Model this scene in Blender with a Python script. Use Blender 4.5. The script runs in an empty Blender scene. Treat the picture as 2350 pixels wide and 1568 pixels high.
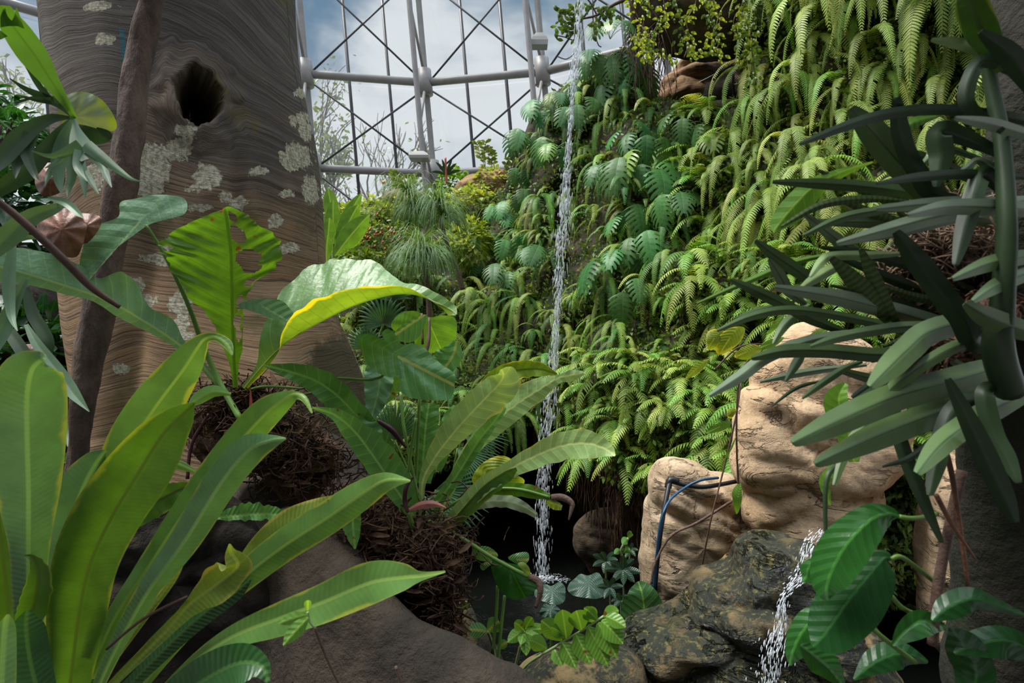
import bpy, math, random
from mathutils import Vector, Matrix, noise
from math import sin, cos, pi, radians, atan2, sqrt, floor
R = random.Random(7)
SC = bpy.context.scene
COL = SC.collection
F = 1250.0; CZ = 1.6
CAM = Vector((0, 0, CZ))

# ---------------------------------------------------------------- camera, sky, sun, exposure
cd = bpy.data.cameras.new('camera'); cam = bpy.data.objects.new('camera', cd); COL.objects.link(cam)
cam.location = CAM; cam.rotation_euler = (pi/2, 0, 0)
cd.sensor_width = 36; cd.lens = 36*F/2350; cd.clip_start = .05; cd.clip_end = 400
cd.dof.use_dof = True; cd.dof.focus_distance = 2.8; cd.dof.aperture_fstop = 5
SC.camera = cam
SC.view_settings.view_transform = 'Standard'; SC.view_settings.look = 'None'
SC.view_settings.gamma = 1; SC.view_settings.exposure = 0.2; SC.view_settings.use_curve_mapping = False
cy = SC.cycles
cy.max_bounces = 6; cy.diffuse_bounces = 2; cy.glossy_bounces = 2; cy.transmission_bounces = 3
cy.transparent_max_bounces = 12; cy.caustics_reflective = False; cy.caustics_refractive = False
cy.use_denoising = True; cy.sample_clamp_indirect = 4

def nd(nt, t, **k):
    n = nt.nodes.new(t)
    for a, b in k.items(): setattr(n, a, b)
    return n
def setin(n, **k):
    for a, b in k.items():
        n.inputs[a.replace('_', ' ')].default_value = b
def math_n(nt, op, a, b=None, c=None, clamp=False):
    n = nd(nt, 'ShaderNodeMath', operation=op, use_clamp=clamp)
    for i, v in enumerate((a, b, c)):
        if v is None: continue
        if isinstance(v, (int, float)): n.inputs[i].default_value = v
        else: nt.links.new(v, n.inputs[i])
    return n.outputs[0]
def mix_c(nt, f, a, b, mode='MIX'):
    n = nd(nt, 'ShaderNodeMix', data_type='RGBA', blend_type=mode)
    for i, v in ((0, f), (6, a), (7, b)):
        if isinstance(v, (int, float)): n.inputs[i].default_value = v
        elif isinstance(v, tuple): n.inputs[i].default_value = (*v[:3], 1)
        else: nt.links.new(v, n.inputs[i])
    return n.outputs[2]
def mrange(nt, v, a, b, c=0., d=1., smooth=True):
    n = nd(nt, 'ShaderNodeMapRange', interpolation_type='SMOOTHSTEP' if smooth else 'LINEAR')
    nt.links.new(v, n.inputs[0])
    for i, x in enumerate((a, b, c, d)): n.inputs[i+1].default_value = x
    return n.outputs[0]
def noise_n(nt, vec, scale, detail=3., rough=.5, dist=0.):
    n = nd(nt, 'ShaderNodeTexNoise'); setin(n, Scale=scale, Detail=detail, Roughness=rough, Distortion=dist)
    if vec is not None: nt.links.new(vec, n.inputs['Vector'])
    return n.outputs['Fac']
def mapping(nt, vec, scale=(1, 1, 1), rot=(0, 0, 0)):
    m = nd(nt, 'ShaderNodeMapping'); m.inputs['Scale'].default_value = scale; m.inputs['Rotation'].default_value = rot
    nt.links.new(vec, m.inputs[0]); return m.outputs[0]

def make_world():
    w = bpy.data.worlds.new('sky'); SC.world = w; w.use_nodes = True
    nt = w.node_tree; nt.nodes.clear()
    tc = nd(nt, 'ShaderNodeTexCoord'); v = tc.outputs['Generated']
    sp = nd(nt, 'ShaderNodeSeparateXYZ'); nt.links.new(v, sp.inputs[0])
    z = sp.outputs[2]
    n1 = noise_n(nt, mapping(nt, v, (1.0, 1.0, 1.7)), 2.3, 5, .55, .3)
    h = mrange(nt, z, .18, .5, 0, 1)                      # more blue higher up
    blue = math_n(nt, 'MULTIPLY', h, mrange(nt, n1, .60, .40))
    c = mix_c(nt, blue, (.68, .71, .74), (.10, .19, .30))
    # the overcast is brightest towards the top of the sky
    top = mrange(nt, z, .55, .95, 1.0, SKYTOP)
    bg = nd(nt, 'ShaderNodeBackground'); nt.links.new(c, bg.inputs[0]); nt.links.new(top, bg.inputs[1])
    o = nd(nt, 'ShaderNodeOutputWorld'); nt.links.new(bg.outputs[0], o.inputs[0])
SKYTOP = 4.2
make_world()
sl = bpy.data.lights.new('sun', 'SUN'); so = bpy.data.objects.new('sun', sl); COL.objects.link(so)
sl.energy = 5.0; sl.angle = radians(22); sl.color = (1, .97, .9)
so.rotation_euler = Vector((.50, -.02, -1.0)).to_track_quat('-Z', 'Y').to_euler()   # light travels this way
so.location = (0, 0, 20)

# ---------------------------------------------------------------- helpers
def P(px, py, d): return Vector(((px-1175)*d/F, d, CZ-(py-784)*d/F))
ORG = {}
def tag(o, label=None, cat=None, group=None, kind=None):
    if label: o['label'] = label
    if cat: o['category'] = cat
    if group: o['group'] = group
    if kind: o['kind'] = kind
    return o
def thing(name, label, cat, loc, group=None, rz=0):
    o = bpy.data.objects.new(name, None); COL.objects.link(o); o.empty_display_size = .05
    o.location = loc; o.rotation_euler = (0, 0, rz); ORG[o.name] = Vector(loc)
    return tag(o, label, cat, group)
class MB:
    def __init__(s): s.v = []; s.f = []; s.uv = []; s.m = []
    def add(s, vs, fs, uv=None, m=None):
        b = len(s.v); s.v += vs; s.f += [tuple(i+b for i in f) for f in fs]
        s.uv += uv if uv else [(.5, .5)]*len(vs)
        s.m += m if m else [(1., .5)]*len(vs)
    def build(s, name, mat, parent=None, smooth=True, origin=None, local=False):
        if parent is not None:
            o0 = Vector((0, 0, 0)) if local else ORG[parent.name]
        else:
            if origin is None:
                n = len(s.v); zmin = min(v[2] for v in s.v)
                origin = Vector((sum(v[0] for v in s.v)/n, sum(v[1] for v in s.v)/n, zmin))
            o0 = Vector(origin)
        me = bpy.data.meshes.new(name)
        me.from_pydata([(v[0]-o0[0], v[1]-o0[1], v[2]-o0[2]) for v in s.v], [], s.f)
        li = [0]*len(me.loops); me.loops.foreach_get('vertex_index', li)
        for nm, src in (('UVMap', s.uv), ('M', s.m)):
            l = me.uv_layers.new(name=nm); buf = []
            for i in li: buf += src[i]
            l.data.foreach_set('uv', buf)
        if smooth: me.polygons.foreach_set('use_smooth', [True]*len(me.polygons))
        if mat: me.materials.append(mat)
        o = bpy.data.objects.new(name, me); COL.objects.link(o)
        if parent is not None: o.parent = parent; ORG[o.name] = ORG.get(parent.name, Vector()) if not local else Vector()
        else: o.location = o0; ORG[o.name] = o0
        return o
def cr(pts, t):
    n = len(pts)-1; x = max(0, min(n-1e-6, t*n)); i = int(x); u = x-i
    a = pts[max(0, i-1)]; b = pts[i]; c = pts[i+1]; d = pts[min(n, i+2)]
    return [.5*((2*b[k])+(-a[k]+c[k])*u+(2*a[k]-5*b[k]+4*c[k]-d[k])*u*u+(-a[k]+3*b[k]-3*c[k]+d[k])*u**3) for k in range(len(b))]
def grid_faces(nu, nv, wrap=False, skip=None):
    fs = []
    for i in range(nu-1):
        for j in range(nv if wrap else nv-1):
            if skip and skip(i, j): continue
            k = (j+1) % nv
            fs.append((i*nv+j, i*nv+k, (i+1)*nv+k, (i+1)*nv+j))
    return fs
def blade(mb, st, na=26, nc=5, fold=.0, wave=0., wf=4, tw=0., curl=0., holes=(), vs=.03, vk=.7, rag=0., sd=0., crin=0.):
    """a leaf blade along stations (px, py, depth, left width, right width[, left edge nearer, right edge nearer])"""
    st = [tuple(s)+(0., 0.)*(1 if len(s) == 5 else 0) for s in st]
    C = []; W = []
    for i in range(na+1):
        q = cr(st, i/na); C.append(P(q[0], q[1], q[2])); W.append((q[3]*q[2]/F, q[4]*q[2]/F, q[5], q[6]))
    vs_, uv, m = [], [], []; al = 0
    for i in range(na+1):
        t = i/na; T = (C[min(na, i+1)]-C[max(0, i-1)]).normalized(); V = (C[i]-CAM).normalized()
        if i: al += (C[i]-C[i-1]).length
        S = T.cross(V)
        if S.length < 1e-4: S = Vector((1, 0, 0))
        S.normalize(); N = T.cross(S)
        k = 1.
        if tw:
            a = tw if not callable(tw) else tw(t)
            S, N = S*cos(a)+N*sin(a), N*cos(a)-S*sin(a); k = 1/max(.5, abs(cos(a)))
        for j in range(-nc, nc+1):
            s = j/nc; w = W[i][0] if s >= 0 else W[i][1]; ds = W[i][2] if s >= 0 else W[i][3]
            aw = abs(w)*k
            if rag: w *= 1+rag*noise.noise(Vector((t*na*.35, sd+(3 if s > 0 else 9), .3)))
            x = w*k*s if s >= 0 else w*k*s
            off = fold*abs(s)*aw+curl*s*s*aw+ds*abs(s)+wave*aw*abs(s)**1.6*sin(wf*2*pi*t+sd+(0 if s > 0 else 1.7))
            if crin: off += crin*aw*abs(s)*sin((al-vk*abs(s)*aw)/vs*2*pi)
            p = C[i]+S*x+N*off
            vs_.append(tuple(p)); uv.append((s*.5+.5, t)); m.append((abs(s)*aw, (al-vk*abs(s)*aw)/vs))
    nv = 2*nc+1
    def skip(i, j):
        s = (j+.5)/nc-1; t = (i+.5)/na
        return any(((s-h[0])/h[2])**2+((t-h[1])/h[3])**2 < 1 for h in holes)
    mb.add(vs_, grid_faces(na+1, nv, skip=skip if holes else None), uv, m)
def leafspan(mb, a, b, w, d0, d1=None, bow=(0, 0), **k):
    """simple lance leaf from a to b (px) of half width w px"""
    d1 = d1 or d0; ax, ay = a; bx, by = b; st = []
    prof = k.pop('prof', ((0, .15), (.15, .6), (.4, 1), (.65, .9), (.85, .55), (1, .05)))
    for t, f in prof:
        q = 4*t*(1-t)
        st.append((ax+(bx-ax)*t+bow[0]*q, ay+(by-ay)*t+bow[1]*q, d0+(d1-d0)*t, w*f, w*f))
    blade(mb, st, **k)
def fan_leaf(mb, A, outline, tip, tilt=(0, 0), dome=0., ripple=0., rf=9, rings=8, nv=7, sub=5, sd=0., pin=True):
    ax, ay, d = A; n = len(outline); pts = []
    for i in range(n):
        a, b, c, e = (outline[(i+k) % n] for k in (-1, 0, 1, 2))
        for q in range(sub):
            u = q/sub
            pts.append([.5*((2*b[k])+(-a[k]+c[k])*u+(2*a[k]-5*b[k]+4*c[k]-e[k])*u*u+(-a[k]+3*b[k]-3*c[k]+e[k])*u**3) for k in (0, 1)])
    tx, ty = outline[tip][0]-ax, outline[tip][1]-ay; tl = sqrt(tx*tx+ty*ty); tx /= tl; ty /= tl
    V, UV, M = [], [], []; rm = max(sqrt((p[0]-ax)**2+(p[1]-ay)**2) for p in pts); N = len(pts)
    for r in range(rings+1):
        f = r/rings
        for p in pts:
            dx, dy = (p[0]-ax)*f, (p[1]-ay)*f; rr = sqrt(dx*dx+dy*dy)/rm
            th = atan2(tx*dy-ty*dx, tx*dx+ty*dy)
            dd = d+(tilt[0]*dx+tilt[1]*dy)*d/F+dome*rr*rr+ripple*rr*rr*sin(rf*th+sd)
            V.append(tuple(P(ax+dx*d/dd*dd/d, ay+dy, dd)))
            along = (tx*dx+ty*dy)*d/F; dist = abs(tx*dy-ty*dx)*d/F
            if along < 0: dist = .05
            UV.append((.5+.5*f, f)); dm = abs(tx*dy-ty*dx)*d/F; Lm = tl*d/F; M.append((dist, ((along-.5*dm-.7*dm*dm/Lm)/Lm*5.5+.5) if pin else (abs(th)/pi)**.85*nv))
    mb.add(V, grid_faces(rings+1, N, wrap=True), UV, M)
def tube(mb, pts, rad, n=8, sub=4, nz=0., seed=0.):
    k = len(pts)-1
    if isinstance(rad, (int, float)): rad = [rad]*(k+1)
    q = [tuple(p)+(r,) for p, r in zip(pts, rad)]; N = k*sub; V, UV = [], []
    ref = Vector((.3, .5, .8)).normalized()
    C = [cr(q, i/N) for i in range(N+1)]
    for i in range(N+1):
        T = (Vector(C[min(N, i+1)][:3])-Vector(C[max(0, i-1)][:3])).normalized()
        S = T.cross(ref)
        if S.length < .1: S = T.cross(Vector((1, 0, 0)))
        S.normalize(); B = T.cross(S); c = Vector(C[i][:3]); r = C[i][3]
        for j in range(n):
            a = 2*pi*j/n; rr = r
            if nz: rr *= 1+nz*noise.fractal(Vector((c.x*4/(r*20+.1)+cos(a), c.y*4+sin(a), c.z*6+seed)), 1, 2, 3)
            V.append(tuple(c+(S*cos(a)+B*sin(a))*rr)); UV.append((j/n, i/N))
    fs = grid_faces(N+1, n, wrap=True); b = N*n
    fs.append(tuple(range(n))[::-1]); fs.append(tuple(b+j for j in range(n)))
    mb.add(V, fs, UV)
def pxtube(mb, pts, rpx, **k):
    if isinstance(rpx, (int, float)): rpx = [rpx]*len(pts)
    tube(mb, [P(*p) for p in pts], [r*p[2]/F for r, p in zip(rpx, pts)], **k)
def box_between(mb, a, b, w, h=None):
    tube(mb, [a, b], w, n=4, sub=1)

# ---------------------------------------------------------------- materials
def base_mat(name):
    m = bpy.data.materials.new(name); m.use_nodes = True; nt = m.node_tree; nt.nodes.clear()
    return m, nt, nd(nt, 'ShaderNodeOutputMaterial')
def leaf_mat(name, col, vein=None, vw=.004, lat=.08, edge=None, ew=.12, rough=.38, trans=.35, spots=0., quilt=.35, var=.35, rand=0., stripe=0., spec=.35, patch=None):
    m, nt, out = base_mat(name)
    tc = nd(nt, 'ShaderNodeTexCoord'); ob = tc.outputs['Object']
    uvm = nd(nt, 'ShaderNodeUVMap', uv_map='M'); sp = nd(nt, 'ShaderNodeSeparateXYZ'); nt.links.new(uvm.outputs[0], sp.inputs[0])
    uv0 = nd(nt, 'ShaderNodeUVMap', uv_map='UVMap'); s0 = nd(nt, 'ShaderNodeSeparateXYZ'); nt.links.new(uv0.outputs[0], s0.inputs[0])
    n1 = noise_n(nt, ob, 9, 3, .6); c = mix_c(nt, mrange(nt, n1, .3, .7), col, tuple(x*(1-var) for x in col))
    if patch:
        c = mix_c(nt, mrange(nt, noise_n(nt, ob, 5.5, 2, .5), .5, .66), c, patch)
    if rand:
        oi = nd(nt, 'ShaderNodeObjectInfo'); hs = nd(nt, 'ShaderNodeHueSaturation')
        nt.links.new(mrange(nt, oi.outputs['Random'], 0, 1, .5-.035*rand, .5+.03*rand, False), hs.inputs['Hue'])
        r2 = math_n(nt, 'FRACT', math_n(nt, 'MULTIPLY', oi.outputs['Random'], 7.31))
        nt.links.new(mrange(nt, r2, 0, 1, 1-.35*rand, 1+.45*rand, False), hs.inputs['Value']); nt.links.new(c, hs.inputs['Color'])
        c = hs.outputs[0]
    pp = math_n(nt, 'PINGPONG', sp.outputs[1], .5)
    if vein:
        mid = mrange(nt, sp.outputs[0], vw*.4, vw, 1, 0)
        if lat:
            lt = math_n(nt, 'MULTIPLY', mrange(nt, pp, 0, lat, 1, 0), .55); mid = math_n(nt, 'MAXIMUM', mid, lt)
        c = mix_c(nt, mid, c, vein)
    if stripe:
        c = mix_c(nt, math_n(nt, 'MULTIPLY', mrange(nt, pp, .1, .4), stripe), c, (.02, .035, .01))
    if edge:
        e = math_n(nt, 'ABSOLUTE', math_n(nt, 'SUBTRACT', s0.outputs[0], .5)); e = math_n(nt, 'MULTIPLY', e, 2)
        e = math_n(nt, 'ADD', e, math_n(nt, 'MULTIPLY', math_n(nt, 'SUBTRACT', n1, .5), .9))
        c = mix_c(nt, mrange(nt, e, 1-ew-.08, 1-ew+.1), c, edge)
    if spots:
        n2 = noise_n(nt, ob, 22, 1, .4)
        c = mix_c(nt, mrange(nt, n2, .74-spots*.05, .77-spots*.05), c, (.16, .06, .015))
    b = nd(nt, 'ShaderNodeBsdfPrincipled'); nt.links.new(c, b.inputs['Base Color'])
    setin(b, Roughness=rough); b.inputs['Specular IOR Level'].default_value = spec
    if quilt:
        bp = nd(nt, 'ShaderNodeBump'); setin(bp, Strength=quilt, Distance=.006)
        hgt = math_n(nt, 'ADD', math_n(nt, 'MULTIPLY', pp, .8), math_n(nt, 'MULTIPLY', noise_n(nt, ob, 60, 2, .5), .35))
        nt.links.new(hgt, bp.inputs['Height']); nt.links.new(bp.outputs[0], b.inputs['Normal'])
    if trans:
        tr = nd(nt, 'ShaderNodeBsdfTranslucent')
        nt.links.new(mix_c(nt, 1., c, (1.5, 1.35, .45), 'MULTIPLY'), tr.inputs[0])
        mx = nd(nt, 'ShaderNodeMixShader'); mx.inputs[0].default_value = trans
        nt.links.new(b.outputs[0], mx.inputs[1]); nt.links.new(tr.outputs[0], mx.inputs[2]); nt.links.new(mx.outputs[0], out.inputs[0])
    else: nt.links.new(b.outputs[0], out.inputs[0])
    return m
def plain(name, col, rough=.6, metal=0., nz=0., scale=8, col2=None, bump=0., bs=30, spec=.4, stretch=(1, 1, 1)):
    m, nt, out = base_mat(name); b = nd(nt, 'ShaderNodeBsdfPrincipled'); setin(b, Roughness=rough, Metallic=metal)
    b.inputs['Base Color'].default_value = (*col, 1); b.inputs['Specular IOR Level'].default_value = spec
    tc = nd(nt, 'ShaderNodeTexCoord'); ob = mapping(nt, tc.outputs['Object'], stretch)
    if col2 or nz:
        c2 = col2 or tuple(x*(1-nz) for x in col)
        nt.links.new(mix_c(nt, mrange(nt, noise_n(nt, ob, scale, 5, .6), .36, .64), col, c2), b.inputs['Base Color'])
    if bump:
        bp = nd(nt, 'ShaderNodeBump'); setin(bp, Strength=bump, Distance=.02)
        nt.links.new(noise_n(nt, ob, bs, 6, .65), bp.inputs['Height']); nt.links.new(bp.outputs[0], b.inputs['Normal'])
    nt.links.new(b.outputs[0], out.inputs[0]); return m
def rock_mat(name, c1, c2, dark, moss, mossamt, strata=9., rough=.85, wet=0., bump=.8, crack=.5):
    m, nt, out = base_mat(name); b = nd(nt, 'ShaderNodeBsdfPrincipled')
    tc = nd(nt, 'ShaderNodeTexCoord'); ob = tc.outputs['Object']
    n = noise_n(nt, ob, 2.6, 6, .62); c = mix_c(nt, mrange(nt, n, .35, .65), c1, c2)
    fine = noise_n(nt, ob, 34, 5, .7)
    c = mix_c(nt, mrange(nt, fine, .45, .72, 0, .5), c, tuple(x*.45 for x in c2))
    v = mapping(nt, ob, (1.1, 1.1, strata), (.25, .15, 0))
    st = noise_n(nt, v, 1.5, 6, .62, .9)
    ln = math_n(nt, 'ABSOLUTE', math_n(nt, 'SUBTRACT', st, .5)); ln = mrange(nt, ln, .0, .022, 1, 0)
    ln = math_n(nt, 'MULTIPLY', ln, mrange(nt, noise_n(nt, ob, 3.3, 3, .5), .42, .58))
    c = mix_c(nt, math_n(nt, 'MULTIPLY', ln, crack), c, dark)
    mo = mrange(nt, noise_n(nt, ob, 2.1, 6, .7), .62-mossamt, .70-mossamt)
    c = mix_c(nt, mo, c, mix_c(nt, mrange(nt, fine, .4, .6), moss, tuple(x*.35 for x in moss)))
    if wet:
        w = mrange(nt, noise_n(nt, ob, 3.4, 5, .65), .60-wet, .68-wet)
        c = mix_c(nt, w, c, mix_c(nt, mrange(nt, fine, .5, .66), (.022, .026, .016), (.16, .14, .05)))
        nt.links.new(mrange(nt, w, 0, 1, rough, .16), b.inputs['Roughness'])
    else: setin(b, Roughness=rough)
    nt.links.new(c, b.inputs['Base Color']); b.inputs['Specular IOR Level'].default_value = .3 if not wet else .6
    bp = nd(nt, 'ShaderNodeBump'); setin(bp, Strength=bump, Distance=.035)
    h = math_n(nt, 'ADD', math_n(nt, 'MULTIPLY', noise_n(nt, ob, 16, 8, .7), .5), math_n(nt, 'MULTIPLY', ln, -.55))
    h = math_n(nt, 'ADD', h, math_n(nt, 'MULTIPLY', st, .8))
    nt.links.new(h, bp.inputs['Height']); nt.links.new(bp.outputs[0], b.inputs['Normal'])
    nt.links.new(b.outputs[0], out.inputs[0]); return m
def bark_mat():
    m, nt, out = base_mat('big_trunk_bark'); b = nd(nt, 'ShaderNodeBsdfPrincipled')
    tc = nd(nt, 'ShaderNodeTexCoord'); ob = tc.outputs['Object']
    g = nd(nt, 'ShaderNodeAttribute', attribute_name='grain'); gv = g.outputs['Vector']
    ln = noise_n(nt, mapping(nt, gv, (2.0, 2.0, 85)), 1.0, 6, .72, .12)
    ln2 = noise_n(nt, mapping(nt, gv, (1.1, 1.1, 22)), 1.0, 5, .65, .15)
    big = noise_n(nt, ob, 1.6, 4, .6)
    sp = nd(nt, 'ShaderNodeSeparateXYZ'); nt.links.new(ob, sp.inputs[0])
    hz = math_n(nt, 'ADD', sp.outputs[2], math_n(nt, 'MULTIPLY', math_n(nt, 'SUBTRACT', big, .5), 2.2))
    tan_, grey = (.29, .175, .09), (.085, .07, .06)  # upper bark is greyer, and darkened further in place of crown shade
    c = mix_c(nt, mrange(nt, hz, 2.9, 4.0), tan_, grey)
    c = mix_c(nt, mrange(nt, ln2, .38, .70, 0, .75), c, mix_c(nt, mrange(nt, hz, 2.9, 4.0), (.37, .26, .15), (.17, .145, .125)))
    c = mix_c(nt, mrange(nt, ln, .53, .36, 0, .8), c, (.05, .035, .024))
    c = mix_c(nt, mrange(nt, noise_n(nt, ob, 3.1, 4, .6), .56, .68, 0, .7), c, (.12, .10, .03))
    at = nd(nt, 'ShaderNodeAttribute', attribute_name='marks'); sc = nd(nt, 'ShaderNodeSeparateColor'); nt.links.new(at.outputs['Color'], sc.inputs[0])
    rg = math_n(nt, 'MULTIPLY', math_n(nt, 'SUBTRACT', noise_n(nt, ob, 17, 6, .72), .5), 1.9)
    li = mrange(nt, math_n(nt, 'ADD', sc.outputs[0], rg), .50, .56)
    c = mix_c(nt, li, c, mix_c(nt, mrange(nt, noise_n(nt, ob, 60, 4, .6), .4, .6), (.62, .57, .44), (.33, .30, .20)))
    bl = mrange(nt, math_n(nt, 'ADD', sc.outputs[1], math_n(nt, 'MULTIPLY', rg, .35)), .48, .6)
    c = mix_c(nt, bl, c, (.015, .12, .15))
    ms = mrange(nt, math_n(nt, 'ADD', sc.outputs[2], math_n(nt, 'MULTIPLY', rg, .5)), .4, .8, 0, .85)
    c = mix_c(nt, ms, c, (.035, .034, .013))
    nt.links.new(c, b.inputs['Base Color']); setin(b, Roughness=.82); b.inputs['Specular IOR Level'].default_value = .25
    bp = nd(nt, 'ShaderNodeBump'); setin(bp, Strength=.85, Distance=.02)
    h = math_n(nt, 'ADD', math_n(nt, 'ADD', ln, math_n(nt, 'MULTIPLY', ln2, .8)), math_n(nt, 'MULTIPLY', li, math_n(nt, 'ADD', .2, noise_n(nt, ob, 45, 4, .7))))
    nt.links.new(h, bp.inputs['Height']); nt.links.new(bp.outputs[0], b.inputs['Normal'])
    nt.links.new(b.outputs[0], out.inputs[0]); return m

M = {}
M['steel'] = plain('painted_steel', (.30, .285, .28), .45, 0, .15, 3)
M['steel_dark'] = plain('dark_mullion', (.06, .06, .065), .4)
M['wire'] = plain('brace_rod', (.05, .05, .055), .4)
M['lamp_grey'] = plain('lamp_housing', (.33, .32, .30), .5)
M['liana'] = plain('liana_bark', (.125, .08, .06), .9, 0, 0, 14, (.06, .04, .032), 1., 22, stretch=(1, 1, .35))
M['root'] = plain('grey_root_bark', (.058, .042, .028), .85, 0, 0, 4, (.020, .015, .010), 1., 20)  # base colour darkened to carry the shade of the leaves above
M['stick'] = plain('brown_stem', (.10, .05, .035), .6, 0, .4, 20)
M['fibre'] = plain('dry_root_fibre', (.14, .075, .04), .9, 0, 0, 12, (.04, .02, .012), .6, 60)
M['fibre_pale'] = plain('pale_root_fibre', (.27, .18, .12), .9, 0, 0, 12, (.09, .055, .035), .6, 60)
M['dead'] = plain('dead_leaf', (.20, .085, .045), .6, 0, 0, 9, (.07, .03, .018), .5, 30)
M['pink_dead'] = plain('reddish_dry_shield', (.30, .13, .085), .5, 0, 0, 7, (.11, .045, .022), .5, 12)
M['soil'] = plain('dark_soil', (.02, .014, .009), .95, 0, .5, 8, None, 1., 15)
M['spathe'] = plain('pink_spathe', (.42, .14, .11), .45, 0, .4, 14)
M['spadix'] = plain('brown_spadix', (.17, .10, .075), .75, 0, .3, 40, None, .6, 120)
M['purple'] = plain('purple_spadix', (.05, .012, .018), .4)
M['hose_black'] = plain('black_pipe', (.015, .016, .02), .4)
M['hose_blue'] = plain('blue_tube', (.012, .07, .16), .4)
M['rail'] = plain('rail_metal', (.20, .20, .20), .4)
M['blue_tarp'] = plain('blue_cover', (.02, .07, .22), .5)
M['red'] = plain('red_bract', (.45, .09, .06), .5)
M['orange'] = plain('orange_fruit', (.6, .2, .02), .4)
M['rock_wall'] = rock_mat('rock_face', (.055, .042, .024), (.028, .022, .013), (.008, .006, .004), (.035, .055, .010), .14)
M['rock_tan'] = rock_mat('tan_rock', (.66, .47, .30), (.50, .34, .20), (.06, .035, .02), (.22, .16, .03), -.03, 3., crack=.75)
M['rock_tan2'] = rock_mat('tan_rock_layered', (.60, .46, .31), (.42, .30, .19), (.05, .03, .02), (.26, .19, .02), .01, 5., crack=.85)
M['rock_wet'] = rock_mat('wet_algae_rock', (.28, .19, .075), (.09, .065, .025), (.008, .008, .006), (.055, .055, .008), .10, 4., .5, .21, 1.4)
M['rock_dark'] = rock_mat('overhang_rock', (.13, .09, .055), (.05, .035, .022), (.01, .007, .005), (.03, .03, .01), .0)
M['rock_brown'] = rock_mat('brown_rock', (.34, .20, .10), (.22, .13, .065), (.05, .03, .02), (.1, .1, .02), -.1)
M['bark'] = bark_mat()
G = lambda r, g, b: (r, g, b)
M['fern'] = leaf_mat('sword_fern_green', (.21, .38, .055), None, quilt=0, rand=1., trans=.35, rough=.5, var=.3)
M['fern_y'] = leaf_mat('sword_fern_yellow_green', (.36, .47, .11), None, quilt=0, rand=.8, trans=.35, rough=.5, var=.3)
M['fern_d'] = leaf_mat('dark_fern_green', (.10, .23, .045), None, quilt=0, rand=1., trans=.3, rough=.5, var=.3)
M['monst'] = leaf_mat('monstera_green', (.062, .20, .045), (.12, .26, .09), .004, .06, rough=.45, trans=.25, rand=.8, quilt=.3, spec=.3)
M['monst_y'] = leaf_mat('monstera_light', (.20, .36, .06), (.3, .42, .1), .004, .06, rough=.35, trans=.35, rand=.7)
M['creeper'] = leaf_mat('creeper_leaf', (.16, .29, .04), None, quilt=0, trans=.35, var=.85, patch=(.25, .30, .05), rough=.45)
M['heart'] = leaf_mat('heart_creeper', (.12, .29, .06), (.2, .35, .1), .003, 0, rough=.4, trans=.3, rand=.6)
M['strap'] = leaf_mat('strap_leaf', (.15, .31, .075), (.26, .42, .10), .005, 0, edge=(.34, .40, .06), ew=.03, rough=.36, trans=.32, spots=.3, quilt=.1, var=.3)
M['strap_b'] = leaf_mat('strap_leaf_bluish', (.11, .245, .10), (.17, .32, .12), .006, 0, edge=(.25, .30, .06), ew=.03, rough=.32, trans=.25, quilt=.12, var=.3, spec=.5)
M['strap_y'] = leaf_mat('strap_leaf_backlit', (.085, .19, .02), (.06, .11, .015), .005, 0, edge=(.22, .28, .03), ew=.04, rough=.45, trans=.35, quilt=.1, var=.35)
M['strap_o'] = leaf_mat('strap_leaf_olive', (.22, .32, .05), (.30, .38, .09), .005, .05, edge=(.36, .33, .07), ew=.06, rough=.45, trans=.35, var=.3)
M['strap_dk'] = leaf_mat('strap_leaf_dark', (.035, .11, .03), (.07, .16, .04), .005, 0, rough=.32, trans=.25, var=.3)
M['anth'] = leaf_mat('anthurium_leaf', (.115, .285, .065), (.20, .38, .10), .005, .07, rough=.34, trans=.35, quilt=.6, spots=.1)
M['anth_back'] = leaf_mat('anthurium_backlit', (.11, .25, .02), (.05, .12, .012), .007, .08, rough=.45, trans=.5, edge=(.30, .14, .02), ew=-.12, spots=.55, quilt=.5)
M['anth_pale'] = leaf_mat('anthurium_pale', (.30, .46, .17), (.50, .60, .24), .005, .07, rough=.36, trans=.3, quilt=.7, edge=(.48, .46, .12), ew=.0, var=.2)
M['anth_yel'] = leaf_mat('anthurium_yellowing', (.20, .32, .03), (.09, .17, .02), .006, .08, edge=(.62, .52, .03), ew=.05, rough=.4, trans=.42, quilt=.6)
M['anth_blue'] = leaf_mat('philodendron_bluish', (.15, .30, .16), (.26, .40, .17), .005, .06, rough=.36, trans=.22, quilt=.7, spec=.45, var=.2, edge=(.2, .3, .05), ew=-.1)
M['heartleaf'] = leaf_mat('philodendron_heart', (.13, .33, .10), (.42, .46, .14), .007, .055, rough=.33, trans=.25, quilt=.8, spec=.45, var=.25)
M['limeheart'] = leaf_mat('lime_heart_leaf', (.30, .42, .035), (.42, .5, .08), .005, .07, rough=.4, trans=.45, quilt=.7, edge=(.55, .5, .03), ew=.05)
M['grey_leaf'] = leaf_mat('greyish_leaf', (.24, .31, .20), (.3, .35, .2), .004, .05, rough=.5, trans=.3, edge=(.5, .5, .05), ew=-.05)
M['stalk'] = leaf_mat('green_stalk', (.14, .27, .05), None, quilt=0, trans=0, rough=.4)
M['stalk_pale'] = leaf_mat('pale_stalk', (.23, .33, .13), None, quilt=0, trans=0, rough=.45)
M['palm'] = leaf_mat('fan_palm_leaf', (.07, .19, .08), (.16, .30, .14), .0015, 0, rough=.35, trans=.25, quilt=0, spec=.5)
M['weep'] = leaf_mat('weeping_grass_leaf', (.17, .30, .11), None, quilt=0, trans=.3, rough=.4, var=.4)
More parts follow.
